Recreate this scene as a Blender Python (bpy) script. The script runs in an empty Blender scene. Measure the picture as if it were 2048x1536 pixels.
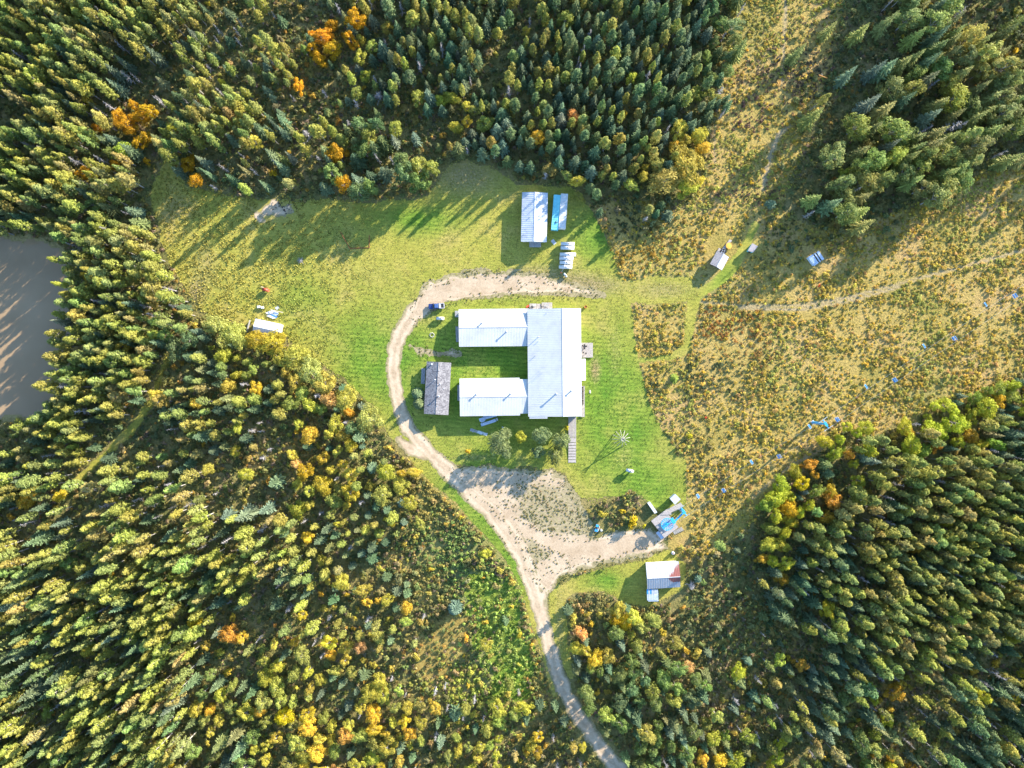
import bpy, math, random
import numpy as np
from mathutils import Vector, Matrix, Euler

# ------------------------------------------------------------------ camera, world, sun, exposure
S = 0.18                                     # metres per photo pixel at ground level
FOV = math.radians(74.0)
H = 1024 * S / math.tan(FOV / 2)             # flight height of the drone
SUN_EL = math.radians(16.5)
SUN_AZ = Vector((0.744, 0.668))              # towards the sun, ground plane (x east, y north)

scene = bpy.context.scene
COL = scene.collection
cam_d = bpy.data.cameras.new('drone_camera')
cam_d.angle = FOV
cam_d.clip_start = 1.0
cam_d.clip_end = 6000
cam = bpy.data.objects.new('drone_camera', cam_d)
cam.location = (0, 0, H)
COL.objects.link(cam)
scene.camera = cam
scene.render.resolution_x, scene.render.resolution_y = 1024, 768

world = bpy.data.worlds.new('World')
scene.world = world
world.use_nodes = True
wn = world.node_tree
bg = wn.nodes['Background']
sky = wn.nodes.new('ShaderNodeTexSky')
sky.sky_type = 'NISHITA'
sky.sun_disc = False
sky.sun_elevation = SUN_EL
sky.sun_rotation = math.atan2(SUN_AZ.x, SUN_AZ.y)
sky.air_density = 1.0
sky.dust_density = 0.2
sky.ozone_density = 3.0
bg.inputs['Strength'].default_value = 0.15
wn.links.new(sky.outputs['Color'], bg.inputs['Color'])

sun_d = bpy.data.lights.new('sun', 'SUN')
sun_d.energy = 5.0
sun_d.angle = math.radians(0.55)
sun_d.color = (1.0, 0.93, 0.80)
sun = bpy.data.objects.new('sun', sun_d)
to_sun = Vector((SUN_AZ.x * math.cos(SUN_EL), SUN_AZ.y * math.cos(SUN_EL), math.sin(SUN_EL)))
sun.rotation_euler = to_sun.to_track_quat('Z', 'Y').to_euler()
sun.location = to_sun * 300
COL.objects.link(sun)

vs = scene.view_settings
vs.view_transform = 'Standard'
vs.look = 'None'
vs.gamma = 1.0
vs.exposure = 2.0
vs.use_curve_mapping = False
scene.cycles.max_bounces = 6
scene.cycles.diffuse_bounces = 3
scene.cycles.glossy_bounces = 2
scene.cycles.transmission_bounces = 3
scene.cycles.transparent_max_bounces = 4

rng = np.random.default_rng(7)
R = random.Random(11)


def W(px, py, h=0.0):
    """A point seen at photo pixel (px, py) that stands h metres above the ground."""
    k = (H - h) / H
    return ((px - 1024) * S * k, (768 - py) * S * k)


def P3(px, py, h=0.0):
    x, y = W(px, py, h)
    return Vector((x, y, h))


def tag(o, label=None, cat=None, group=None, kind=None):
    if label: o['label'] = label
    if cat: o['category'] = cat
    if group: o['group'] = group
    if kind: o['kind'] = kind
    return o


def thing(name, label, cat, loc=(0, 0, 0), rz=0.0, group=None):
    o = bpy.data.objects.new(name, None)
    o.empty_display_size = 0.5
    o.location = loc
    o.rotation_euler = (0, 0, rz)
    COL.objects.link(o)
    return tag(o, label, cat, group)


def copy_tree(o, parent=None):
    c = o.copy()
    COL.objects.link(c)
    if parent is not None:
        c.parent = parent
    for ch in list(o.children):
        copy_tree(ch, c)
    return c


# ------------------------------------------------------------------ numpy noise
def vnoise(x, y, scale, seed):
    g = np.random.default_rng(seed).random((256, 256))
    u, v = np.asarray(x) / scale + 1000.37, np.asarray(y) / scale + 1000.71
    iu, iv = np.floor(u).astype(int), np.floor(v).astype(int)
    fu, fv = u - iu, v - iv
    fu, fv = fu * fu * (3 - 2 * fu), fv * fv * (3 - 2 * fv)
    a, b = g[iu % 256, iv % 256], g[(iu + 1) % 256, iv % 256]
    c, d = g[iu % 256, (iv + 1) % 256], g[(iu + 1) % 256, (iv + 1) % 256]
    return (a * (1 - fu) + b * fu) * (1 - fv) + (c * (1 - fu) + d * fu) * fv - 0.5


def fnoise(x, y, scale, seed):
    return vnoise(x, y, scale, seed) + 0.5 * vnoise(x, y, scale / 2.1, seed + 1) + 0.25 * vnoise(x, y, scale / 4.3, seed + 2)


# ------------------------------------------------------------------ materials
def nt_of(m):
    m.use_nodes = True
    return m.node_tree, m.node_tree.nodes['Principled BSDF']


def node(nt, typ, **kw):
    n = nt.nodes.new(typ)
    for k, v in kw.items():
        setattr(n, k, v)
    return n


def noise_node(nt, scale, detail=3, rough=0.6, vec=None):
    n = node(nt, 'ShaderNodeTexNoise')
    n.inputs['Scale'].default_value = scale
    n.inputs['Detail'].default_value = detail
    n.inputs['Roughness'].default_value = rough
    if vec is not None:
        nt.links.new(vec, n.inputs['Vector'])
    return n


def ramp(nt, fac, stops):
    r = node(nt, 'ShaderNodeValToRGB')
    e = r.color_ramp.elements
    while len(e) > 2:
        e.remove(e[-1])
    e[0].position, e[0].color = stops[0][0], (*stops[0][1], 1)
    e[1].position, e[1].color = stops[-1][0], (*stops[-1][1], 1)
    for p, c in stops[1:-1]:
        k = e.new(p)
        k.color = (*c, 1)
    nt.links.new(fac, r.inputs['Fac'])
    return r.outputs['Color']


def mixc(nt, fac, a, b, blend='MIX'):
    m = node(nt, 'ShaderNodeMix', data_type='RGBA', blend_type=blend)
    for i, s in ((0, fac), (6, a), (7, b)):
        if isinstance(s, (int, float)):
            m.inputs[i].default_value = s
        elif isinstance(s, tuple):
            m.inputs[i].default_value = (*s, 1)
        else:
            nt.links.new(s, m.inputs[i])
    return m.outputs[2]


def mathn(nt, op, a, b=0.0, clamp=False):
    m = node(nt, 'ShaderNodeMath', operation=op, use_clamp=clamp)
    for i, s in ((0, a), (1, b)):
        if isinstance(s, (int, float)):
            m.inputs[i].default_value = s
        else:
            nt.links.new(s, m.inputs[i])
    return m.outputs[0]


def maprange(nt, v, a, b, c=0.0, d=1.0):
    m = node(nt, 'ShaderNodeMapRange')
    nt.links.new(v, m.inputs[0])
    for i, x in enumerate((a, b, c, d)):
        m.inputs[i + 1].default_value = x
    return m.outputs[0]


def bump(nt, bsdf, height, strength, dist):
    b = node(nt, 'ShaderNodeBump')
    b.inputs['Strength'].default_value = strength
    b.inputs['Distance'].default_value = dist
    nt.links.new(height, b.inputs['Height'])
    nt.links.new(b.outputs['Normal'], bsdf.inputs['Normal'])


def attr(nt, name, typ='GEOMETRY'):
    a = node(nt, 'ShaderNodeAttribute', attribute_type=typ)
    a.attribute_name = name
    return a


def plain(name, col, rough=0.6, var=0.12, scale=1.5, metallic=0.0, spec=0.3):
    m = bpy.data.materials.new(name)
    nt, b = nt_of(m)
    tc = node(nt, 'ShaderNodeTexCoord')
    n = noise_node(nt, scale, 4, 0.65, tc.outputs['Object'])
    d = tuple(c * (1 - 2.2 * var) for c in col)
    l = tuple(min(1, c * (1 + 1.2 * var)) for c in col)
    nt.links.new(ramp(nt, n.outputs['Fac'], [(0.3, d), (0.7, l)]), b.inputs['Base Color'])
    b.inputs['Roughness'].default_value = rough
    b.inputs['Metallic'].default_value = metallic
    b.inputs['Specular IOR Level'].default_value = spec
    return m


def foliage_mat(name, trans=0.3):
    m = bpy.data.materials.new(name)
    nt, b = nt_of(m)
    t = attr(nt, 'tint', 'INSTANCER')
    lv = attr(nt, 'leaf')
    mul = node(nt, 'ShaderNodeVectorMath', operation='SCALE')
    nt.links.new(t.outputs['Color'], mul.inputs[0])
    nt.links.new(lv.outputs['Fac'], mul.inputs['Scale'])
    c = mul.outputs['Vector']
    nt.links.new(c, b.inputs['Base Color'])
    b.inputs['Roughness'].default_value = 0.65
    b.inputs['Specular IOR Level'].default_value = 0.15
    tr = node(nt, 'ShaderNodeBsdfTranslucent')
    nt.links.new(c, tr.inputs['Color'])
    mx = node(nt, 'ShaderNodeMixShader')
    mx.inputs['Fac'].default_value = trans
    nt.links.new(b.outputs[0], mx.inputs[1])
    nt.links.new(tr.outputs[0], mx.inputs[2])
    nt.links.new(mx.outputs[0], nt.nodes['Material Output'].inputs['Surface'])
    return m


M = {}
M['leaf'] = foliage_mat('leaf', 0.42)
M['needle'] = foliage_mat('needle', 0.38)
M['blade'] = foliage_mat('blade', 0.3)
M['bark'] = plain('bark', (0.16, 0.13, 0.11), 0.9)
M['pale_bark'] = plain('pale_bark', (0.34, 0.31, 0.27), 0.9)
M['dead_wood'] = plain('dead_wood', (0.33, 0.30, 0.29), 0.9)
M['white_roof'] = None
M['white_paint'] = plain('white_paint', (0.54, 0.54, 0.53), 0.5, 0.06, 1.2)
M['grey_metal'] = plain('grey_metal', (0.44, 0.46, 0.49), 0.5, 0.10, 0.6)
M['worn_metal'] = plain('worn_metal', (0.50, 0.51, 0.54), 0.5, 0.12, 0.5)
M['siding'] = plain('siding', (0.55, 0.53, 0.48), 0.7, 0.06)
M['brown_siding'] = plain('brown_siding', (0.20, 0.15, 0.11), 0.8, 0.1)
M['trim'] = plain('trim', (0.55, 0.56, 0.585), 0.6, 0.04)
M['dark'] = plain('dark', (0.035, 0.035, 0.04), 0.6)
M['rubber'] = plain('rubber', (0.025, 0.025, 0.027), 0.8)
M['deck_wood'] = plain('deck_wood', (0.38, 0.335, 0.31), 0.85, 0.14, 2.2)
M['grey_wood'] = plain('grey_wood', (0.33, 0.32, 0.32), 0.85, 0.14, 2.2)
M['new_wood'] = plain('new_wood', (0.55, 0.45, 0.31), 0.8, 0.1, 2.2)
M['lift_blue'] = plain('lift_blue', (0.035, 0.33, 0.62), 0.45, 0.06)
M['chair_blue'] = plain('chair_blue', (0.05, 0.27, 0.58), 0.45, 0.06)
M['teal'] = plain('teal', (0.16, 0.50, 0.56), 0.5, 0.06, 0.4)
M['steel'] = plain('steel', (0.42, 0.44, 0.47), 0.4, 0.08, 2, 0.6)
M['truck_blue'] = plain('truck_blue', (0.025, 0.05, 0.16), 0.3, 0.03, 1, 0.1, 0.5)
M['tank_white'] = plain('tank_white', (0.56, 0.565, 0.57), 0.4, 0.03, 1)
M['red_paint'] = plain('red_paint', (0.52, 0.085, 0.045), 0.5, 0.1)
M['rust'] = plain('rust', (0.22, 0.075, 0.035), 0.85, 0.2, 3)
M['orange_paint'] = plain('orange_paint', (0.62, 0.26, 0.05), 0.6, 0.06)
M['pale_blue'] = plain('pale_blue', (0.50, 0.56, 0.66), 0.5, 0.07)
M['tarp_blue'] = plain('tarp_blue', (0.06, 0.19, 0.50), 0.5, 0.08)
M['char'] = plain('char', (0.02, 0.018, 0.02), 0.9)
M['stone'] = plain('stone', (0.42, 0.40, 0.37), 0.9)
M['canvas_yellow'] = plain('canvas_yellow', (0.62, 0.42, 0.06), 0.7, 0.1)


def glass_mat():
    m = bpy.data.materials.new('window_glass')
    nt, b = nt_of(m)
    b.inputs['Base Color'].default_value = (0.03, 0.04, 0.05, 1)
    b.inputs['Roughness'].default_value = 0.08
    b.inputs['Specular IOR Level'].default_value = 0.6
    return m


M['glass'] = glass_mat()


def roof_mat():
    m = bpy.data.materials.new('white_sheet_roof')
    nt, b = nt_of(m)
    tc = node(nt, 'ShaderNodeTexCoord')
    n1 = noise_node(nt, 0.22, 5, 0.65, tc.outputs['Object'])
    n2 = noise_node(nt, 2.4, 4, 0.7, tc.outputs['Object'])
    c = ramp(nt, n1.outputs['Fac'], [(0.3, (0.425, 0.415, 0.40)), (0.5, (0.49, 0.48, 0.465)), (0.7, (0.53, 0.52, 0.50))])
    nt.links.new(mixc(nt, 1.0, c, ramp(nt, n2.outputs['Fac'], [(0.28, (0.90, 0.89, 0.87)), (0.5, (1, 1, 1))]), 'MULTIPLY'), b.inputs['Base Color'])
    b.inputs['Roughness'].default_value = 0.55
    b.inputs['Specular IOR Level'].default_value = 0.3
    return m


M['white_roof'] = roof_mat()


def shingle_mat():
    m = bpy.data.materials.new('shingles')
    nt, b = nt_of(m)
    tc = node(nt, 'ShaderNodeTexCoord')
    v = node(nt, 'ShaderNodeTexVoronoi')
    v.inputs['Scale'].default_value = 2.3
    nt.links.new(tc.outputs['Object'], v.inputs['Vector'])
    sep = node(nt, 'ShaderNodeSeparateColor')
    nt.links.new(v.outputs['Color'], sep.inputs[0])
    nt.links.new(ramp(nt, sep.outputs[0], [(0, (0.11, 0.10, 0.105)), (0.5, (0.19, 0.175, 0.175)), (1, (0.27, 0.25, 0.245))]), b.inputs['Base Color'])
    b.inputs['Roughness'].default_value = 0.9
    n = noise_node(nt, 4.0, 3, 0.7, tc.outputs['Object'])
    bump(nt, b, n.outputs['Fac'], 0.5, 0.05)
    return m


M['shingles'] = shingle_mat()


def rusty_roof_mat():
    m = bpy.data.materials.new('rusty_sheet_metal')
    nt, b = nt_of(m)
    tc = node(nt, 'ShaderNodeTexCoord')
    mp = node(nt, 'ShaderNodeMapping')
    mp.inputs['Scale'].default_value = (2.2, 0.35, 0.35)
    nt.links.new(tc.outputs['Object'], mp.inputs['Vector'])
    n = noise_node(nt, 1.0, 5, 0.7, mp.outputs['Vector'])
    ru = attr(nt, 'rust')
    f = mathn(nt, 'ADD', mathn(nt, 'MULTIPLY', n.outputs['Fac'], 1.1), ru.outputs['Fac'])
    base = ramp(nt, n.outputs['Fac'], [(0.3, (0.31, 0.30, 0.30)), (0.7, (0.43, 0.43, 0.435))])
    nt.links.new(mixc(nt, maprange(nt, f, 0.80, 0.94), base, (0.22, 0.07, 0.055)), b.inputs['Base Color'])
    b.inputs['Roughness'].default_value = 0.6
    return m


M['rusty_roof'] = rusty_roof_mat()


# ground materials ------------------------------------------------------------
def pos_node(nt):
    g = node(nt, 'ShaderNodeNewGeometry')
    return g.outputs['Position']


def stretch(nt, pos, rz, sx, sy):
    mp = node(nt, 'ShaderNodeMapping')
    mp.inputs['Rotation'].default_value = (0, 0, rz)
    mp.inputs['Scale'].default_value = (sx, sy, 1)
    nt.links.new(pos, mp.inputs['Vector'])
    return mp.outputs['Vector']


def forest_floor_mat():
    m = bpy.data.materials.new('forest_floor')
    nt, b = nt_of(m)
    p = pos_node(nt)
    n1, n2 = noise_node(nt, 0.09, 5, 0.65, p), noise_node(nt, 1.1, 5, 0.7, p)
    c1 = ramp(nt, n1.outputs['Fac'], [(0.32, (0.11, 0.125, 0.045)), (0.5, (0.20, 0.175, 0.07)), (0.68, (0.26, 0.205, 0.10))])
    c2 = ramp(nt, n2.outputs['Fac'], [(0.3, (0.45, 0.5, 0.4)), (0.72, (1.35, 1.25, 1.1))])
    nt.links.new(mixc(nt, 1.0, c1, c2, 'MULTIPLY'), b.inputs['Base Color'])
    b.inputs['Roughness'].default_value = 0.95
    b.inputs['Specular IOR Level'].default_value = 0.1
    bump(nt, b, n2.outputs['Fac'], 0.9, 0.5)
    return m


def meadow_mat():
    m = bpy.data.materials.new('meadow_soil')
    nt, b = nt_of(m)
    p = pos_node(nt)
    n1, n2 = noise_node(nt, 0.05, 5, 0.6, p), noise_node(nt, 1.3, 5, 0.7, p)
    c1 = ramp(nt, n1.outputs['Fac'], [(0.34, (0.26, 0.21, 0.055)), (0.52, (0.36, 0.265, 0.085)), (0.68, (0.38, 0.255, 0.11))])
    c2 = ramp(nt, n2.outputs['Fac'], [(0.3, (0.5, 0.5, 0.45)), (0.7, (1.3, 1.25, 1.15))])
    c = mixc(nt, 1.0, c1, c2, 'MULTIPLY')
    g = attr(nt, 'lush')
    c = mixc(nt, g.outputs['Fac'], c, ramp(nt, n2.outputs['Fac'], [(0.3, (0.12, 0.14, 0.04)), (0.7, (0.25, 0.24, 0.09))]))
    t = attr(nt, 'track')
    c = mixc(nt, t.outputs['Fac'], c, ramp(nt, n2.outputs['Fac'], [(0.3, (0.20, 0.15, 0.07)), (0.7, (0.40, 0.31, 0.19))]))
    nt.links.new(c, b.inputs['Base Color'])
    b.inputs['Roughness'].default_value = 0.95
    b.inputs['Specular IOR Level'].default_value = 0.1
    bump(nt, b, n2.outputs['Fac'], 0.9, 0.35)
    return m


def lawn_mat():
    m = bpy.data.materials.new('lawn_grass')
    nt, b = nt_of(m)
    p = pos_node(nt)
    n1 = noise_node(nt, 0.07, 5, 0.6, p)
    n2 = noise_node(nt, 1.6, 5, 0.75, p)
    st = noise_node(nt, 1.0, 4, 0.7, stretch(nt, p, math.radians(32), 0.28, 1.5))
    lush, dry = attr(nt, 'lush'), attr(nt, 'dry')
    field = ramp(nt, n1.outputs['Fac'], [(0.35, (0.25, 0.245, 0.045)), (0.52, (0.33, 0.29, 0.065)), (0.66, (0.36, 0.28, 0.095))])
    green = ramp(nt, n1.outputs['Fac'], [(0.35, (0.095, 0.19, 0.024)), (0.5, (0.15, 0.23, 0.032)), (0.65, (0.22, 0.25, 0.05))])
    brown = ramp(nt, n2.outputs['Fac'], [(0.3, (0.17, 0.13, 0.06)), (0.7, (0.34, 0.27, 0.15))])
    c = mixc(nt, lush.outputs['Fac'], field, green)
    d = mathn(nt, 'ADD', dry.outputs['Fac'], mathn(nt, 'MULTIPLY', mathn(nt, 'SUBTRACT', n2.outputs['Fac'], 0.5), 1.3))
    dd = mathn(nt, 'MULTIPLY', maprange(nt, d, 0.25, 0.8), maprange(nt, dry.outputs['Fac'], 0.02, 0.2))
    c = mixc(nt, dd, c, brown)
    k = ramp(nt, n2.outputs['Fac'], [(0.25, (0.52, 0.55, 0.5)), (0.75, (1.35, 1.3, 1.2))])
    c = mixc(nt, 1.0, c, k, 'MULTIPLY')
    k2 = ramp(nt, st.outputs['Fac'], [(0.35, (0.78, 0.82, 0.75)), (0.65, (1.18, 1.14, 1.05))])
    c = mixc(nt, 1.0, c, k2, 'MULTIPLY')
    wv = node(nt, 'ShaderNodeTexWave', wave_type='BANDS', bands_direction='Y')
    nt.links.new(stretch(nt, p, math.radians(4), 1, 1), wv.inputs['Vector'])
    wv.inputs['Scale'].default_value = 0.20
    wv.inputs['Distortion'].default_value = 5.0
    wv.inputs['Detail'].default_value = 2.0
    wv.inputs['Detail Scale'].default_value = 0.35
    k3 = ramp(nt, wv.outputs['Fac'], [(0.2, (0.80, 0.84, 0.8)), (0.8, (1.15, 1.12, 1.05))])
    c = mixc(nt, mathn(nt, 'MULTIPLY', lush.outputs['Fac'], 0.8), c, mixc(nt, 1.0, c, k3, 'MULTIPLY'))
    nt.links.new(c, b.inputs['Base Color'])
    b.inputs['Roughness'].default_value = 0.9
    b.inputs['Specular IOR Level'].default_value = 0.15
    bump(nt, b, mathn(nt, 'ADD', n2.outputs['Fac'], st.outputs['Fac']), 0.38, 0.25)
    return m


def road_mat(name, grassy):
    """Pale gravel; grassy is how far tufts and dry turf invade it."""
    m = bpy.data.materials.new(name)
    nt, b = nt_of(m)
    p = pos_node(nt)
    n1 = noise_node(nt, 0.16, 4, 0.6, p)
    n2 = noise_node(nt, 1.15, 6, 0.78, p)
    n3 = noise_node(nt, 1.1, 5, 0.7, stretch(nt, p, math.radians(-35), 0.6, 1.5))
    grav = ramp(nt, n1.outputs['Fac'], [(0.3, (0.39, 0.285, 0.185)), (0.55, (0.48, 0.365, 0.25)), (0.75, (0.53, 0.415, 0.295))])
    k = ramp(nt, n2.outputs['Fac'], [(0.25, (0.72, 0.70, 0.68)), (0.6, (1.05, 1.05, 1.05)), (0.8, (1.15, 1.15, 1.15))])
    grav = mixc(nt, 1.0, grav, k, 'MULTIPLY')
    turf = ramp(nt, n2.outputs['Fac'], [(0.3, (0.10, 0.085, 0.035)), (0.68, (0.40, 0.325, 0.18))])
    e = attr(nt, 'edge')
    wear = ramp(nt, mathn(nt, 'DIVIDE', e.outputs['Fac'], 4.0), [(0.12, (0.86, 0.84, 0.80)), (0.34, (1.1, 1.1, 1.1)), (0.5, (1.08, 1.08, 1.08)), (0.66, (0.88, 0.86, 0.82)), (0.8, (0.95, 0.94, 0.92))])
    grav = mixc(nt, 1.0, grav, wear, 'MULTIPLY')
    g = maprange(nt, e.outputs['Fac'], 0.0, 2.6, 0.55, grassy)
    tf = attr(nt, 'turf')
    g = mathn(nt, 'ADD', g, mathn(nt, 'MULTIPLY', tf.outputs['Fac'], 0.42))
    f = mathn(nt, 'ADD', mathn(nt, 'MULTIPLY', mathn(nt, 'ADD', mathn(nt, 'MULTIPLY', n3.outputs['Fac'], 0.8), mathn(nt, 'MULTIPLY', n2.outputs['Fac'], 1.05)), 0.75), g)
    f = maprange(nt, f, 0.93, 1.08)
    nt.links.new(mixc(nt, f, grav, turf), b.inputs['Base Color'])
    b.inputs['Roughness'].default_value = 0.95
    b.inputs['Specular IOR Level'].default_value = 0.15
    bump(nt, b, n2.outputs['Fac'], 0.5, 0.12)
    return m


def pond_mat():
    m = bpy.data.materials.new('muddy_water')
    nt, b = nt_of(m)
    p = pos_node(nt)
    n1 = noise_node(nt, 0.06, 3, 0.5, p)
    n2 = noise_node(nt, 1.2, 3, 0.5, stretch(nt, p, 0.4, 1.0, 2.4))
    nt.links.new(ramp(nt, n1.outputs['Fac'], [(0.3, (0.26, 0.17, 0.09)), (0.7, (0.32, 0.215, 0.12))]), b.inputs['Base Color'])
    b.inputs['Roughness'].default_value = 0.12
    b.inputs['Specular IOR Level'].default_value = 0.3
    bump(nt, b, n2.outputs['Fac'], 0.25, 0.05)
    return m


M['forest_floor'] = forest_floor_mat()
M['meadow'] = meadow_mat()
M['lawn'] = lawn_mat()
M['gravel'] = road_mat('road_gravel', -0.30)
M['yard'] = road_mat('yard_dirt', -0.05)
M['golden'] = plain('golden_grass', (0.30, 0.215, 0.06), 0.95, 0.22, 0.7, 0, 0.1)
M['pond'] = pond_mat()


# ------------------------------------------------------------------ mesh builder
class MB:
    def __init__(self):
        self.v, self.f = [], []

    def add(self, verts, faces):
        n = len(self.v)
        self.v += [tuple(p) for p in verts]
        self.f += [tuple(i + n for i in q) for q in faces]
        return self

    def box(self, c, s, rz=0.0, m=None):
        x, y, z = s[0] / 2, s[1] / 2, s[2] / 2
        pts = [Vector(p) for p in ((-x, -y, -z), (x, -y, -z), (x, y, -z), (-x, y, -z), (-x, -y, z), (x, -y, z), (x, y, z), (-x, y, z))]
        mt = (Matrix.Translation(c) @ Matrix.Rotation(rz, 4, 'Z')) if m is None else Matrix.Translation(c) @ m
        return self.add([mt @ p for p in pts], [(0, 3, 2, 1), (4, 5, 6, 7), (0, 1, 5, 4), (1, 2, 6, 5), (2, 3, 7, 6), (3, 0, 4, 7)])

    def tube(self, p0, p1, r0, r1=None, n=8, cap=True):
        p0, p1 = Vector(p0), Vector(p1)
        r1 = r0 if r1 is None else r1
        d = (p1 - p0)
        if d.length < 1e-6: return self
        q = d.normalized().to_track_quat('Z', 'Y')
        vs_ = []
        for p, r in ((p0, r0), (p1, r1)):
            for i in range(n):
                a = 2 * math.pi * i / n
                vs_.append(p + q @ Vector((math.cos(a) * r, math.sin(a) * r, 0)))
        fs = [(i, (i + 1) % n, n + (i + 1) % n, n + i) for i in range(n)]
        if cap:
            fs += [tuple(reversed(range(n))), tuple(range(n, 2 * n))]
        return self.add(vs_, fs)

    def rings(self, axis_pts, radii, n=12):
        """lathe along a polyline with direction fixed to first-last"""
        a, b = Vector(axis_pts[0]), Vector(axis_pts[-1])
        q = (b - a).normalized().to_track_quat('Z', 'Y')
        vs_ = []
        for p, r in zip(axis_pts, radii):
            for i in range(n):
                t = 2 * math.pi * i / n
                vs_.append(Vector(p) + q @ Vector((math.cos(t) * r, math.sin(t) * r, 0)))
        fs = []
        for k in range(len(radii) - 1):
            fs += [(k * n + i, k * n + (i + 1) % n, (k + 1) * n + (i + 1) % n, (k + 1) * n + i) for i in range(n)]
        fs += [tuple(reversed(range(n))), tuple(range((len(radii) - 1) * n, len(radii) * n))]
        return self.add(vs_, fs)

    def prism(self, pts, z0, z1):
        n = len(pts)
        area = sum(pts[i][0] * pts[(i + 1) % n][1] - pts[(i + 1) % n][0] * pts[i][1] for i in range(n))
        if area < 0: pts = list(reversed(pts))
        vs_ = [(p[0], p[1], z0) for p in pts] + [(p[0], p[1], z1) for p in pts]
        fs = [tuple(reversed(range(n))), tuple(range(n, 2 * n))] + [(i, (i + 1) % n, n + (i + 1) % n, n + i) for i in range(n)]
        return self.add(vs_, fs)

    def slab(self, quad, t):
        """Thin slab under a 3D quad."""
        q = [Vector(p) for p in quad]
        nrm = (q[1] - q[0]).cross(q[3] - q[0]).normalized()
        if nrm.z < 0:
            q.reverse()
            nrm = -nrm
        lo = [p - nrm * t for p in q]
        return self.add(lo + q, [(3, 2, 1, 0), (4, 5, 6, 7), (0, 1, 5, 4), (1, 2, 6, 5), (2, 3, 7, 6), (3, 0, 4, 7)])

    def build(self, name, mat, parent=None, bevel=0.0, smooth=False):
        me = bpy.data.meshes.new(name)
        off = Vector(parent.location) if (parent is not None and parent.get('_world')) else Vector((0, 0, 0))
        me.from_pydata([tuple(Vector(p) - off) for p in self.v], [], self.f)
        me.materials.append(mat)
        if smooth:
            me.shade_smooth()
        o = bpy.data.objects.new(name, me)
        COL.objects.link(o)
        if parent is not None: o.parent = parent
        if bevel:
            b = o.modifiers.new('edge', 'BEVEL')
            b.width = bevel
            b.segments = 1
        return o


def wthing(name, label, cat, px, py, group=None):
    """A thing whose parts are given in world coordinates."""
    x, y = W(px, py)
    t = thing(name, label, cat, (x, y, 0), 0, group)
    t['_world'] = 1
    return t


# ------------------------------------------------------------------ zones of the ground (photo pixels at ground level)
GX0, GY0, GSTEP = -420, -420, 4
gx = np.arange(GX0, 2048 + 420, GSTEP)
gy = np.arange(GY0, 1536 + 420, GSTEP)
GXX, GYY = np.meshgrid(gx, gy, indexing='ij')


def poly_sd(poly):
    """Signed distance in pixels on the lookup grid, positive inside."""
    pts = np.array(poly, float)
    d = np.full(GXX.shape, 1e9)
    ins = np.zeros(GXX.shape, bool)
    n = len(pts)
    for i in range(n):
        a, b = pts[i], pts[(i + 1) % n]
        e = b - a
        t = np.clip(((GXX - a[0]) * e[0] + (GYY - a[1]) * e[1]) / max(e @ e, 1e-9), 0, 1)
        d = np.minimum(d, np.hypot(GXX - a[0] - t * e[0], GYY - a[1] - t * e[1]))
        cr = (a[1] > GYY) != (b[1] > GYY)
        with np.errstate(divide='ignore', invalid='ignore'):
            xi = a[0] + (GYY - a[1]) / (b[1] - a[1] if b[1] != a[1] else 1e-9) * e[0]
        ins ^= cr & (GXX < xi)
    return np.where(ins, d, -d)


def line_sd(line):
    """line: (x, y, half width) -> half width minus distance, positive on the line."""
    out = np.full(GXX.shape, -1e9)
    for (x0, y0, w0), (x1, y1, w1) in zip(line[:-1], line[1:]):
        ex, ey = x1 - x0, y1 - y0
        t = np.clip(((GXX - x0) * ex + (GYY - y0) * ey) / (ex * ex + ey * ey), 0, 1)
        out = np.maximum(out, w0 + (w1 - w0) * t - np.hypot(GXX - x0 - t * ex, GYY - y0 - t * ey))
    return out


def look(field, px, py):
    u = np.clip((np.asarray(px, float) - GX0) / GSTEP, 0, field.shape[0] - 1.001)
    v = np.clip((np.asarray(py, float) - GY0) / GSTEP, 0, field.shape[1] - 1.001)
    i, j = u.astype(int), v.astype(int)
    a, b = u - i, v - j
    return (field[i, j] * (1 - a) + field[i + 1, j] * a) * (1 - b) + (field[i, j + 1] * (1 - a) + field[i + 1, j + 1] * a) * b


LAWN = [(300, 395), (322, 330), (345, 330), (375, 372), (440, 388), (520, 400), (565, 392), (600, 405), (660, 398), (700, 402), (770, 402), (820, 398),
        (860, 385), (893, 330), (930, 320), (985, 335), (1040, 368), (1140, 372), (1180, 415), (1212, 475), (1236, 538), (1252, 560),
        (1300, 548), (1380, 556), (1400, 585), (1390, 602), (1330, 604), (1262, 608), (1268, 680), (1278, 730), (1292, 790), (1312, 842), (1340, 884), (1366, 920),
        (1374, 960), (1378, 1000), (1366, 1030), (1320, 1028), (1290, 1000), (1262, 978), (1230, 992), (1190, 1002), (1165, 1002), (1132, 945),
        (1050, 935), (960, 932), (900, 925), (850, 892), (812, 880), (788, 884), (768, 858), (748, 812), (705, 770), (652, 736), (604, 702),
        (565, 668), (505, 652), (440, 642), (400, 622), (386, 602), (352, 542), (332, 500), (320, 450)]
lawn_sd = poly_sd(LAWN)
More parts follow.
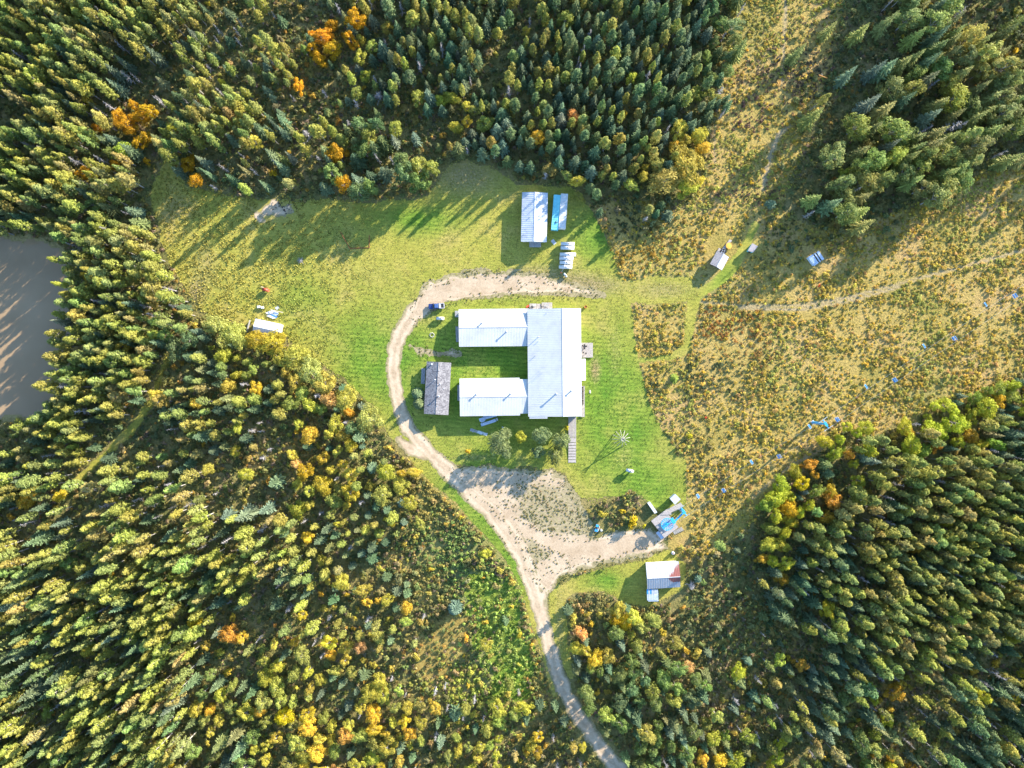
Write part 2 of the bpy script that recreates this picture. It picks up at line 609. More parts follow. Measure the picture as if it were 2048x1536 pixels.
verge = np.maximum.reduce([
    line_sd([(826, 910, 10), (872, 952, 18), (926, 996, 18), (980, 1056, 17), (1018, 1106, 14), (1040, 1150, 9), (1060, 1215, 6), (1086, 1300, 5), (1110, 1390, 6)]),
    line_sd([(1112, 1180, 14), (1116, 1240, 16), (1124, 1300, 14), (1142, 1350, 8)]),
    poly_sd([(1098, 1188), (1150, 1152), (1230, 1132), (1290, 1120), (1335, 1098), (1350, 1108), (1372, 1128), (1368, 1178), (1330, 1196), (1300, 1212), (1258, 1206), (1205, 1182), (1150, 1186), (1118, 1205)]),
    line_sd([(150, 965, 5), (215, 905, 7), (262, 860, 8), (305, 800, 6), (330, 730, 6), (352, 690, 6)]),
    line_sd([(1386, 600, 14), (1380, 650, 9), (1372, 698, 8), (1345, 715, 5), (1300, 719, 4), (1272, 722, 4)]),
    line_sd([(1384, 600, 13), (1410, 580, 11), (1442, 558, 11), (1470, 530, 11), (1492, 490, 9), (1512, 450, 8)]),
])
ROAD = [(1206, 590, 7), (1170, 583, 12), (1120, 576, 16), (1060, 571, 19), (1000, 568, 19), (940, 571, 19), (890, 583, 18), (852, 602, 18), (824, 630, 17), (803, 664, 16),
        (790, 700, 15), (787, 740, 15), (791, 782, 15), (802, 825, 15), (823, 868, 15), (858, 905, 16), (900, 944, 18), (944, 985, 20), (985, 1024, 21),
        (1018, 1066, 20), (1044, 1115, 18), (1063, 1165, 17), (1080, 1220, 16), (1096, 1285, 15), (1112, 1340, 15), (1133, 1392, 15),
        (1163, 1442, 15), (1200, 1492, 16), (1236, 1536, 16), (1290, 1600, 16), (1360, 1690, 16), (1430, 1800, 16)]
BRANCH = [(1004, 1030, 14), (1050, 1058, 13), (1095, 1082, 15), (1140, 1098, 17), (1190, 1100, 20), (1240, 1088, 22), (1290, 1078, 18), (1322, 1072, 10)]
BRANCH2 = [(1082, 1200, 9), (1096, 1160, 8), (1122, 1132, 8), (1165, 1118, 9), (1230, 1108, 8)]
SPURS = [(800, 880, 9), (822, 898, 14), (850, 915, 8)]
road_sd = np.maximum.reduce([line_sd(ROAD), line_sd(BRANCH), line_sd(BRANCH2), line_sd(SPURS)])
yard_sd = np.maximum(poly_sd([(905, 938), (960, 930), (1035, 938), (1105, 938), (1132, 958), (1160, 1002), (1180, 1042), (1192, 1072), (1290, 1056), (1322, 1076), (1334, 1096), (1290, 1116),
                              (1220, 1128), (1160, 1136), (1120, 1156), (1098, 1190), (1075, 1172), (1048, 1100), (1000, 1030), (940, 985)]),
                     line_sd([(820, 690, 5), (850, 704, 7), (890, 706, 6), (915, 710, 5)]))
yard_sd = np.maximum(yard_sd, poly_sd([(838, 575), (900, 545), (980, 540), (1090, 545), (1110, 575), (1000, 595), (900, 606), (840, 640), (815, 640)]) )
pond_sd = poly_sd([(-300, 470), (0, 474), (60, 478), (118, 492), (136, 540), (140, 600), (134, 660), (128, 720), (120, 780), (104, 824), (70, 838), (20, 838), (-300, 830)])
meadow_sd = poly_sd([(1236, 560), (1215, 480), (1182, 415), (1250, 395), (1300, 405), (1370, 420), (1410, 350), (1440, 200), (1462, 60), (1460, -400), (1720, -400), (1690, 0),
                     (1660, 120), (1640, 220), (1600, 330), (1560, 420), (1620, 450), (1730, 445), (1830, 410), (1930, 360), (2048, 310), (2460, 100), (2460, 640), (2048, 740), (1985, 790),
                     (1880, 812), (1760, 870), (1690, 860), (1600, 930), (1540, 985), (1490, 1060), (1440, 1090), (1400, 1120), (1360, 1120), (1335, 1100), (1330, 1060), (1378, 1000),
                     (1374, 960), (1366, 920), (1340, 884), (1312, 842), (1292, 790), (1278, 730), (1268, 680), (1262, 608)])
patch_sd = poly_sd([(512, 424), (530, 404), (548, 392), (560, 408), (578, 410), (588, 428), (562, 444), (540, 436), (524, 440)])
brush_glade_sd = poly_sd([(846, 1278), (872, 1262), (880, 1238), (902, 1232), (922, 1238), (938, 1226), (948, 1250), (926, 1276), (930, 1300), (908, 1318), (900, 1346), (872, 1340), (862, 1356), (836, 1338), (846, 1312), (828, 1296)])
track_sd = np.maximum.reduce([
    line_sd([(1240, 594, 2), (1400, 603, 1.6), (1480, 612, 1.6), (1600, 611, 1.8), (1700, 594, 1.8), (1800, 567, 1.8), (1900, 540, 1.8), (2048, 500, 1.8), (2300, 430, 1.8)]),
    line_sd([(1480, 618, 1.6), (1600, 620, 1.8), (1700, 602, 1.8), (1800, 575, 1.6)]),
    line_sd([(1572, -300, 2), (1571, 0, 2), (1568, 120, 1.6), (1562, 170, 1.4)]),
    line_sd([(1526, 380, 3), (1538, 320, 4), (1556, 270, 4), (1580, 250, 2)]),
    line_sd([(1430, 230, 1.5), (1428, 330, 1.5)]),
    line_sd([(1500, 1000, 1.5), (1580, 930, 2), (1690, 880, 2)]),
])


def gauss(px, py, blobs):
    out = np.zeros(np.shape(px))
    for x, y, rx, ry, a in blobs:
        out = out + a * np.exp(-((px - x) / rx) ** 2 - ((py - y) / ry) ** 2)
    return np.clip(out, 0, 1)


LUSH = [(1000, 740, 210, 140, 1.2), (1240, 860, 90, 160, 1.0), (740, 720, 90, 100, 0.9), (1180, 470, 60, 60, 1.0), (600, 600, 60, 50, 0.5), (820, 440, 60, 30, 0.8),
        (960, 1010, 90, 90, 1.3), (1040, 1130, 60, 60, 1.0), (1210, 1165, 40, 22, 1.1), (1300, 990, 70, 70, 0.7), (1440, 560, 40, 40, 0.7), (880, 440, 60, 30, 0.6), (690, 480, 40, 30, 0.4)]
DRY = [(1180, 575, 60, 18, 0.55), (1330, 580, 70, 22, 0.55), (980, 590, 120, 12, 0.5), (790, 640, 40, 50, 0.25), (560, 420, 60, 40, 0.4), (410, 530, 40, 70, 0.45), (390, 590, 20, 30, 0.6),
       (1190, 740, 12, 30, 0.8), (1230, 700, 20, 90, 0.35), (930, 350, 90, 50, 0.7), (1080, 540, 80, 20, 0.4), (340, 420, 40, 50, 0.4), (740, 550, 90, 40, 0.3), (1250, 915, 30, 40, 0.35),
       (1120, 1250, 14, 90, 0.5), (1130, 560, 110, 22, 0.5), (950, 915, 60, 10, 0.5)]


def sheet(name, sd, cell, z, mat, amp=6.0, nscale=6.0, label=None, extra=(), seed=50, kind='structure', bias=0.0, join=None):
    px_cell = cell / S
    ii = np.argwhere(sd > -amp)
    x0, y0 = GX0 + ii[:, 0].min() * GSTEP, GY0 + ii[:, 1].min() * GSTEP
    x1, y1 = GX0 + ii[:, 0].max() * GSTEP, GY0 + ii[:, 1].max() * GSTEP
    xs, ys = np.arange(x0, x1 + px_cell, px_cell), np.arange(y0, y1 + px_cell, px_cell)
    XX, YY = np.meshgrid(xs, ys, indexing='ij')
    wx, wy = (XX - 1024) * S, (768 - YY) * S
    val = look(sd, XX, YY) + bias + amp * fnoise(wx, wy, nscale, seed) + amp * 0.35 * vnoise(wx, wy, 0.9, seed + 9)
    c = (val[:-1, :-1] + val[1:, :-1] + val[:-1, 1:] + val[1:, 1:]) / 4
    keep = c > 0
    nx, ny = XX.shape
    idx = np.arange(nx * ny).reshape(nx, ny)
    quads = np.stack([idx[:-1, :-1], idx[:-1, 1:], idx[1:, 1:], idx[1:, :-1]], -1)[keep]
    used, inv = np.unique(quads.ravel(), return_inverse=True)
    quads = inv.reshape(-1, 4)
    co = np.stack([wx.ravel()[used], wy.ravel()[used], np.full(len(used), z)], 1)
    me = bpy.data.meshes.new(name)
    me.vertices.add(len(co))
    me.vertices.foreach_set('co', co.ravel())
    me.loops.add(quads.size)
    me.loops.foreach_set('vertex_index', quads.ravel().astype(np.int32))
    me.polygons.add(len(quads))
    me.polygons.foreach_set('loop_start', np.arange(0, quads.size, 4, dtype=np.int32))
    me.update(calc_edges=True)
    PX, PY = XX.ravel()[used], YY.ravel()[used]
    data = {'edge': val.ravel()[used] * S}
    if join is not None:
        data['edge'] = np.maximum(data['edge'], (look(join, PX, PY) + 4) * S)
    data.update({k: fn(PX, PY) for k, fn in extra})
    for k, arr in data.items():
        a = me.attributes.new(k, 'FLOAT', 'POINT')
        a.data.foreach_set('value', np.asarray(arr, np.float32))
    me.materials.append(mat)
    o = bpy.data.objects.new(name, me)
    COL.objects.link(o)
    return tag(o, label, None, None, kind)


TURF = [(1090, 1005, 75, 50, 1.15), (1135, 1040, 70, 40, 1.0), (1030, 965, 50, 20, .35), (1180, 1060, 25, 25, 0.5), (1062, 1105, 20, 45, 0.9), (1090, 1110, 40, 16, 0.8), (1000, 600, 140, 14, 0.6), (1000, 548, 140, 12, 0.9), (830, 600, 40, 40, 0.5), (1240, 1120, 60, 10, 0.6), (1275, 1100, 25, 12, 0.4)]
TURF_ROAD = [(1170, 588, 70, 20, 0.75), (1060, 560, 80, 12, 0.5), (1060, 585, 80, 10, 0.4), (1110, 1140, 40, 22, 0.6), (1180, 1122, 60, 10, 0.5)]

# base ground to the horizon
g = MB()
E = 3000.0
g.add([(-E, -E, 0), (E, -E, 0), (E, E, 0), (-E, E, 0)], [(0, 1, 2, 3)])
tag(g.build('ground', M['forest_floor']), 'brown and green forest floor under the trees', None, None, 'structure')
tall_sd = poly_sd([(938, 1150), (985, 1138), (1030, 1168), (1050, 1260), (1066, 1340), (1046, 1402), (992, 1392), (975, 1335), (952, 1290), (955, 1240), (932, 1195)])
BRUSH = [(806, 905), (830, 930), (900, 985), (960, 1042), (1000, 1092), (1030, 1150), (1055, 1230), (1075, 1320), (1102, 1420), (1060, 1440), (960, 1425), (900, 1400), (830, 1355), (815, 1290),
         (865, 1215), (800, 1180), (760, 1130), (795, 1060), (812, 980)]
BRUSH2 = [(1380, 1180), (1480, 1180), (1600, 1250), (1700, 1300), (1760, 1330), (1900, 1290), (1980, 1340), (1900, 1400), (1830, 1420), (1880, 1500), (1800, 1540), (1740, 1440), (1640, 1330), (1560, 1345),
          (1540, 1440), (1500, 1500), (1440, 1500), (1400, 1420), (1440, 1360), (1390, 1260)]
brush_sd = np.maximum.reduce([poly_sd(BRUSH), poly_sd(BRUSH2), poly_sd([(560, 60), (640, 50), (700, 150), (720, 215), (640, 260), (560, 190)]), poly_sd([(780, 150), (860, 130), (870, 190), (850, 250), (790, 260)]),
                              poly_sd([(570, 820), (640, 830), (680, 900), (640, 950), (540, 960), (470, 940), (480, 880)])])
sheet('brush_ground', brush_sd, 1.0, 0.004, M['meadow'], 14, 6, 'rough brushy ground in the gaps of the woods', (
    ('lush', lambda x, y: gauss(x, y, [(930, 1130, 90, 90, .9), (980, 1230, 70, 100, 1.0), (1000, 1350, 60, 60, .9), (850, 1000, 50, 60, .6)])), ('track', lambda x, y: x * 0)), seed=64)
GRASSX = (('lush', lambda x, y: gauss(x, y, LUSH)), ('dry', lambda x, y: gauss(x, y, DRY)))
sheet('meadow', meadow_sd, 0.8, 0.006, M['meadow'], 14, 7, 'yellow brown shrubby meadow of the ski run', (
    ('lush', lambda x, y: gauss(x, y, [(1320, 580, 70, 30, 0.9), (1420, 580, 60, 40, 0.5), (1840, 800, 60, 40, 0.6), (1560, 240, 30, 60, 0.2), (1500, 60, 50, 80, 0.3)])),
    ('track', lambda x, y: np.clip((look(track_sd, x, y) + 1.6) / 2.0, 0, 1))), seed=60)
sheet('pond_bank', pond_sd + 9, 1.0, 0.008, M['meadow'], 10, 5, 'muddy grassy bank around the pond', (('lush', lambda x, y: x * 0 + .3), ('track', lambda x, y: x * 0 + .4)), seed=72)
sheet('pond', pond_sd, 0.8, 0.013, M['pond'], 16, 4, 'muddy brown pond at the left edge', seed=70)
sheet('lawn', lawn_sd, 0.5, 0.018, M['lawn'], 11, 6, 'mown yellow green lawn around the lodge', GRASSX, seed=80)
sheet('grass_verge', verge, 0.45, 0.024, M['lawn'], 5, 5, 'mown green verge beside the gravel road', GRASSX, seed=84)
sheet('tall_grass', tall_sd, 0.6, 0.022, M['lawn'], 34, 7, 'bright lime green tall grass left of the lower road', (('lush', lambda x, y: x * 0 + .85), ('dry', lambda x, y: x * 0 + .03)), seed=86)
sheet('autumn_glade', brush_glade_sd, 0.5, 0.026, M['golden'], 26, 5, 'golden grass glade south of the round spruce', seed=88)
sheet('dirt_yard', yard_sd, 0.36, 0.030, M['yard'], 12, 4, 'patchy dirt and dry grass yard', (('turf', lambda x, y: gauss(x, y, TURF)),), seed=90, join=road_sd)
sheet('gravel_road', road_sd, 0.3, 0.036, M['gravel'], 6, 3, 'pale gravel road looping past the lodge', (('turf', lambda x, y: gauss(x, y, TURF_ROAD)),), seed=94, join=yard_sd)
sheet('ash_patch', patch_sd, 0.36, 0.032, M['gravel'], 20, 3.5, 'pale bare patch of a burnt bonfire', seed=97)


# ------------------------------------------------------------------ buildings
def inset_line(p, q, t):
    return Vector(p) + (Vector(q) - Vector(p)) * t


def roof_slope(root, e0, e1, r1, r0, mat, ribs=0.55, t=0.1, rib_h=0.018, rust=None):
    """One roof slope: a slab with raised seams running from ridge to eave."""
    e0, e1, r1, r0 = map(Vector, (e0, e1, r1, r0))
    mb = MB().slab((e0, e1, r1, r0), t)
    if rust is not None:                               # finer sheet on top so that the rust has a ragged edge
        nu, nv = 40, 14
        up_ = (e1 - e0).cross(r0 - e0).normalized()
        if up_.z < 0: up_ = -up_
        gv = [inset_line(inset_line(e0, e1, i / nu), inset_line(r0, r1, i / nu), j / nv) + up_ * .004 for i in range(nu + 1) for j in range(nv + 1)]
        gf = [(i * (nv + 1) + j, (i + 1) * (nv + 1) + j, (i + 1) * (nv + 1) + j + 1, i * (nv + 1) + j + 1) for i in range(nu) for j in range(nv)]
        if (gv[nv + 1] - gv[0]).cross(gv[1] - gv[0]).z < 0: gf = [tuple(reversed(q)) for q in gf]
        mb.add(gv, gf)
    if ribs:
        n = max(2, int((e1 - e0).length / ribs))
        along = (e1 - e0).normalized()
        nrm = (e1 - e0).cross(r0 - e0).normalized()
        if nrm.z < 0: nrm = -nrm
        for i in range(n + 1):
            a, b = inset_line(e0, e1, i / n), inset_line(r0, r1, i / n)
            w = along * (0.05 if 0 < i < n else 0.03)
            up = nrm * rib_h
            a0 = a + nrm * 0.007; b0 = b + nrm * 0.007
            mb.add([a0 - w, a0 + w, a0 + w * 0.5 + up, a0 - w * 0.5 + up, b0 - w, b0 + w, b0 + w * 0.5 + up, b0 - w * 0.5 + up],
                   [(0, 1, 2, 3), (7, 6, 5, 4), (1, 5, 6, 2), (3, 2, 6, 7), (4, 0, 3, 7)])
    o = mb.build('roof', mat, root)
    if rust is not None:
        # rust eats in from one end: an attribute of where the sheet has rusted through its zinc
        me = o.data
        off = Vector(root.location)
        a = me.attributes.new('rust', 'FLOAT', 'POINT')
        a.data.foreach_set('value', [rust(v.co + off) for v in me.vertices])
    return o


def fascia(root, a, b, mat):
    a, b = Vector(a), Vector(b)
    d = (b - a).normalized()
    side = Vector((-d.y, d.x, 0)) * 0.02
    return [a - side, b - side, b + side, a + side]


def window_on(root, p, rz, w=1.2, h=0.9):
    mb = MB()
    m = Matrix.Rotation(rz, 4, 'Z')
    q = Vector(p)
    for dx, dz, sx, sz in ((0, h / 2, w + 0.16, 0.08), (0, -h / 2, w + 0.16, 0.1), (-w / 2, 0, 0.08, h - 0.1), (w / 2, 0, 0.08, h - 0.1), (0, 0, 0.05, h - 0.1)):
        mb.box(q + m @ Vector((dx, -0.04, dz)), (sx, 0.07, sz), 0, m)
    f = mb.build('window', M['trim'], root)
    g_ = MB().box(q + m @ Vector((0, -0.015, 0)), (w - 0.09, 0.02, h - 0.12), 0, m).build('pane', M['glass'])
    g_.parent = f
    if root.get('_world'):
        g_.location = -Vector(root.location)
    return f


def door_on(root, p, rz, mat, w=0.95, h=2.05):
    m = Matrix.Rotation(rz, 4, 'Z')
    q = Vector(p) + Vector((0, 0, h / 2))
    d = MB().box(q + m @ Vector((0, -0.04, 0)), (w, 0.06, h), 0, m).build('door', mat, root)
    k = MB().box(q + m @ Vector((w / 2 - 0.12, -0.1, 0)), (0.12, 0.06, 0.05), 0, m).build('handle', M['steel'])
    k.parent = d
    if root.get('_world'):
        k.location = -Vector(root.location)
    return d


def gable(root, A, B, wl, wr, el, er, hr, roof_mat, wall_mat, over=0.45, ribs=0.55, rust=None, rib_h=0.018, wins=0, doors=(), ridge_cap=True):
    """Gable roofed block. A, B: photo pixels of the ridge ends; wl / wr: plan widths in metres left / right of A->B."""
    a, b = P3(*A, hr), P3(*B, hr)
    d = (b - a).normalized()
    lft = Vector((-d.y, d.x, 0))
    up = Vector((0, 0, 1))
    la, lb = a + lft * wl - up * (hr - el), b + lft * wl - up * (hr - el)
    ra, rb = a - lft * wr - up * (hr - er), b - lft * wr - up * (hr - er)
    slopes = (roof_slope(root, la, lb, b, a, roof_mat, ribs, rib_h=rib_h, rust=rust), roof_slope(root, rb, ra, a, b, roof_mat, ribs, rib_h=rib_h, rust=rust))
    if ridge_cap:
        c = MB()
        sl, sr = (hr - el) / wl, (hr - er) / wr
        w = 0.16
        c.add([a + up * .09, b + up * .09, b + lft * w + up * (.06 - w * sl), a + lft * w + up * (.06 - w * sl), b - lft * w + up * (.06 - w * sr), a - lft * w + up * (.06 - w * sr)],
              [(0, 1, 2, 3), (1, 0, 5, 4), (3, 2, 4, 5)])
        c.build('ridge_cap', roof_mat, root)
    # body under the roof
    wb = MB()
    i = d * over
    t = 0.13
    pl, pr = over / wl, over / wr
    zl, zr = el + (hr - el) * pl - t, er + (hr - er) * pr - t
    A2, B2 = a + i, b - i
    Ll, Lr = lft * (wl - over), lft * -(wr - over)

    def at(p, z):
        return Vector((p.x, p.y, z))
    v = [at(A2 + Ll, 0), at(A2 + Lr, 0), at(A2 + Lr, zr), at(A2, hr - t), at(A2 + Ll, zl),
         at(B2 + Ll, 0), at(B2 + Lr, 0), at(B2 + Lr, zr), at(B2, hr - t), at(B2 + Ll, zl)]
    wb.add(v, [(0, 1, 2, 3, 4), (9, 8, 7, 6, 5), (0, 4, 9, 5), (1, 6, 7, 2), (4, 3, 8, 9), (3, 2, 7, 8)])
    wb.build('wall', wall_mat, root)
    ang = math.atan2(d.y, d.x)
    L = (B2 - A2).length
    for k in range(wins):
        f = (k + 0.5) / wins
        p = A2 + d * L * f
        if min(el, zl) > 1.6:
            window_on(root, at(p + Ll, min(1.5, zl - 0.7)), ang + math.pi)
        if min(er, zr) > 1.6:
            window_on(root, at(p + Lr, min(1.5, zr - 0.7)), ang)
    for f, side in doors:
        p = A2 + d * L * f
        if side == 'l': door_on(root, at(p + Ll, 0.05), ang + math.pi, M['trim'])
        elif side == 'r': door_on(root, at(p + Lr, 0.05), ang, M['trim'])
        elif side == 'a': door_on(root, at(A2 + (Ll + Lr) * 0.3, 0.05), ang - math.pi / 2, M['trim'])
        elif side == 'b': door_on(root, at(B2 + (Ll + Lr) * 0.3, 0.05), ang + math.pi / 2, M['trim'])
    return slopes


def vent(root, px, py, z, hgt, r, cap=True, mat='steel', name='vent_pipe'):
    p = P3(px, py, z)
    mb = MB().tube(p - Vector((0, 0, 0.35)), p + Vector((0, 0, hgt)), r, r, 10)
    o = mb.build(name, M[mat], root)
    if cap:
        q = p + Vector((0, 0, hgt))
        c = MB().tube(q + Vector((0, 0, 0.08)), q + Vector((0, 0, 0.2)), r * 1.9, r * 0.5, 10).tube(q, q + Vector((0, 0, 0.1)), r * 0.5, None, 6).build('rain_cap', M[mat])
        c.parent = o
        c.location = -Vector(root.location)
    return o


# --- the lodge -----------------------------------------------------------------
lodge = wthing('lodge_building', 'large white metal roofed lodge of a hall and two wings', 'building', 1085, 725)
gable(lodge, (1124.3, 616.6), (1126, 833), 6.7, 12.2, 4.7, 3.95, 5.6, M['white_roof'], M['siding'], ribs=0.62, wins=9, doors=((0.3, 'l'), (0.8, 'l'), (0.2, 'a')))
gable(lodge, (917.6, 655.2), (1058.2, 653.8), 6.6, 6.75, 3.15, 3.15, 3.88, M['white_roof'], M['siding'], wins=7, doors=((0.5, 'a'), (0.6, 'r')))
gable(lodge, (919.5, 794.6), (1039.6, 792.9), 6.65, 6.75, 3.3, 3.3, 3.9, M['white_roof'], M['siding'], wins=6, doors=((0.5, 'a'), (0.3, 'l')))
gable(lodge, (1039.3, 792.9), (1059, 792.6), 6.1, 6.1, 3.2, 3.2, 3.78, M['white_roof'], M['siding'], ridge_cap=True)
# roof of the hall carried on over the south west corner, and the flat annex on the east side
e0, e1 = P3(1058.8, 832.6, 3.95), P3(1058.9, 837.2, 3.95)
r1, r0 = P3(1094.8, 837.0, 4.85), P3(1094.8, 832.7, 4.85)
roof_slope(lodge, e0, e1, r1, r0, M['white_roof'], 0.6)
a0, a1, b1, b0 = P3(1160.6, 718, 4.1), P3(1161, 761, 4.1), P3(1171.6, 760.5, 3.4), P3(1171.2, 717.6, 3.4)
roof_slope(lodge, b0, b1, a1, a0, M['white_roof'], 0.9)
MB().prism([W(1159, 720), W(1159, 759), W(1169.5, 758.5), W(1169.3, 719.5)], 0, 3.3).build('wall', M['siding'], lodge)
for px, py, z, h_, r in ((963.5, 646.5, 3.65, 0.75, 0.2), (1012.5, 664, 3.65, 1.0, 0.22), (952.3, 789, 3.75, 0.9, 0.22), (1020.8, 788, 3.75, 0.9, 0.22),
                         (1077, 674, 4.4, 1.35, 0.11), (1111.8, 788, 5.2, 1.3, 0.26), (1141.8, 782.3, 5.1, 1.0, 0.24)):
    vent(lodge, px, py, z, h_, r)
for px, py, z, h_ in ((1076.5, 683, 4.4, 0.5), (1092.8, 626.6, 4.75, 0.35), (1135, 620.5, 5.3, 0.3), (1070.6, 711.7, 4.25, 0.6)):
    vent(lodge, px, py, z, h_, 0.09, False)
for px, py, h_ in ((1088, 733.5, 1.5), (1082, 745, 1.5), (1086, 745, 1.3)):
    vent(lodge, px, py, 4.5, h_, 0.04, False, name='aerial_mast')


def deck(name, label, px_quad, z, cat='deck', mat='deck_wood', gap_dir=0, rail=(), th=0.12, plank=0.3, group=None, post=True):
    """Timber deck: planks with open joints on a frame, posts below, optional railing sides (edge indices)."""
    q = [P3(x, y, z) for x, y in px_quad]
    cx, cy = sum(p.x for p in q) / 4, sum(p.y for p in q) / 4
    t = thing(name, label, cat, (cx, cy, 0), 0, group)
    t['_world'] = 1
    a, b, c, d_ = (q if gap_dir == 0 else q[1:] + q[:1])
    n = max(2, int((d_ - a).length / plank))
    mb = MB()
    for i in range(n):
        f0, f1 = i / n + 0.06 / n, (i + 1) / n - 0.06 / n
        mb.slab((inset_line(a, d_, f0), inset_line(b, c, f0), inset_line(b, c, f1), inset_line(a, d_, f1)), 0.045)
    mb.build('decking', M[mat], t)
    fr = MB()
    if z > 0.2:
        dz = Vector((0, 0, 0.05))
        for i in range(4):
            p0, p1 = q[i] - dz, q[(i + 1) % 4] - dz
            ctr = Vector((cx, cy, z))
            p0 = p0 + (ctr - p0).normalized() * 0.1
            p1 = p1 + (ctr - p1).normalized() * 0.1
            fr.tube((p0.x, p0.y, z - 0.12), (p1.x, p1.y, z - 0.12), 0.06, None, 4)
            if post:
                fr.tube((p0.x, p0.y, 0), (p0.x, p0.y, z - 0.06), 0.07, None, 5)
        fr.build('frame', M['grey_wood'], t)
    if rail:
        rb = MB()
        for i in rail:
            p0, p1 = q[i], q[(i + 1) % 4]
            nn = max(1, int((p1 - p0).length / 1.4))
            for k in range(nn + 1):
                p = inset_line(p0, p1, k / nn)
                rb.tube(p, p + Vector((0, 0, 0.95)), 0.05, None, 5)
            for hz in (0.5, 0.95):
                rb.tube(p0 + Vector((0, 0, hz)), p1 + Vector((0, 0, hz)), 0.045, None, 5)
        rb.build('railing', M['grey_wood'], t)
    return t


deck('timber_deck', 'square pinkish timber deck on the east side of the lodge', [(1160.5, 685.5), (1185.8, 685.6), (1185.8, 715), (1160.5, 715)], 0.5, gap_dir=1)
deck('timber_deck', 'grey timber porch with a cross shaped table at the lodge north end', [(1083.4, 605), (1104.5, 605), (1104.5, 617.2), (1083.4, 617.2)], 0.6)
deck('timber_deck', 'small cluttered porch platform at the north wall beside a rusty red sheet', [(1059, 607), (1073, 607), (1073, 618.6), (1059, 618.6)], 0.6)
deck('timber_deck', 'low ramp between the two north porches of the lodge', [(1073.3, 607.5), (1083, 607.5), (1083, 618), (1073.3, 618)], 0.35, gap_dir=1)
deck('timber_deck', 'narrow walkway deck along the lodge east wall south of the annex', [(1162.3, 772), (1168.6, 772), (1168.6, 834), (1162.6, 834)], 0.45, rail=(1,))
deck('timber_deck', 'shaded porch with railing at the west end of the north wing', [(911.8, 653), (917.5, 653), (918.5, 684), (912.8, 684)], 0.5, mat='grey_wood', rail=(3,))
deck('timber_deck', 'small pale landing at the north west corner of the north wing', [(909.8, 621.5), (917, 621.5), (917, 634.3), (910, 634.3)], 0.4, mat='grey_wood')
deck('timber_deck', 'weathered porch strip at the west end of the south wing', [(915.2, 770), (919.8, 770), (919.8, 801.5), (915.2, 801.5)], 0.45, mat='grey_wood')

walk = thing('boardwalk_stairs', 'long grey boardwalk with wide steps leading south from the lodge', 'stairs', (*W(1144.4, 880), 0))
walk['_world'] = 1
mb = MB()
q = [P3(1136.6, 834, .55), P3(1152.4, 834, .55), P3(1152.3, 872.5, .55), P3(1137.2, 872.5, .55)]
n = 26
for i in range(n):
    f0, f1 = i / n + 0.004, (i + 1) / n - 0.004
    mb.slab((inset_line(q[0], q[3], f0), inset_line(q[1], q[2], f0), inset_line(q[1], q[2], f1), inset_line(q[0], q[3], f1)), 0.05)
mb.build('decking', M['deck_wood'], walk)
tops = [872.5, 875.6, 885, 890.8, 896.6, 902.3, 908.0, 913.6, 919.3, 925.6]
tread_mb = None
for i in range(len(tops) - 1):
    z = 0.52 - 0.05 * i
    y0, y1 = tops[i] + 0.55, tops[i + 1] - 0.55
    xa = 1137.2 - 0.06 * i
    MB().slab((P3(xa, y0, z), P3(xa + 15.2, y0, z), P3(xa + 15.0, y1, z), P3(xa - 0.1, y1, z)), 0.09).build('tread', M['deck_wood'], walk)
st = MB()
for x in (1137.4, 1151.8):
    a, b = P3(x, 834, 0.2), P3(x - 0.3, 926, 0.05)
    st.tube(a, b, 0.07, None, 5)
for yy in (838, 850, 862, 874):
    for x in (1138, 1151.4):
        p = P3(x, yy, 0)
        st.tube(p, p + Vector((0, 0, 0.5)), 0.08, None, 5)
st.build('frame', M['grey_wood'], walk)


# --- grey shingled cabin ---------------------------------------------------------
cabin = wthing('shingled_cabin', 'long narrow cabin with a speckled grey shingle roof west of the lodge', 'cabin', 875, 776)
gable(cabin, (877, 724), (871.2, 829), 4.45, 4.3, 2.4, 2.35, 3.3, M['shingles'], M['brown_siding'], ribs=0, wins=5, doors=((0.4, 'r'),))
for px, py, z, h_, r in ((863.6, 728.2, 2.95, 0.3, 0.3), (878.2, 740.8, 3.2, 0.3, 0.14), (870.3, 759.5, 3.1, 0.45, 0.12), (880.6, 767.5, 3.1, 0.5, 0.14), (887.7, 777.2, 2.75, 0.25, 0.14), (878, 791.6, 3.15, 0.9, 0.18), (875, 812, 3.15, 0.3, 0.13)):
    vent(cabin, px, py, z, h_, r, r < 0.25 and h_ > 0.4, 'tank_white', 'roof_vent')
deck('timber_deck', 'weathered porch on the west side of the shingled cabin', [(844, 736), (851, 737), (849, 768), (843, 767)], 0.4, mat='grey_wood', rail=(3,))

# --- metal storage shed ----------------------------------------------------------
shed = wthing('storage_shed', 'white metal storage shed with a long ridge standing beside two trailers', 'shed', 1070, 433)
gable(shed, (1070, 384), (1067.6, 482.6), 4.6, 4.55, 2.9, 2.9, 3.75, M['worn_metal'], M['siding'], wins=3, doors=((0.5, 'b'),), ribs=0.7, rib_h=.035)
for px, py, z in ((1059.3, 434.7, 3.35), (1079, 431.8, 3.35)):
    vent(shed, px, py, z, 0.35, 0.14, False)
for px, py in ((1046.8, 469.5), (1061, 476.2)):
    vent(shed, px, py, 3.0, 0.2, 0.1, False)
deck('timber_deck', 'grey porch deck at the south end of the storage shed', [(1058.5, 482.8), (1082, 482.8), (1082, 494.2), (1058.8, 494.2)], 0.5, mat='grey_wood')


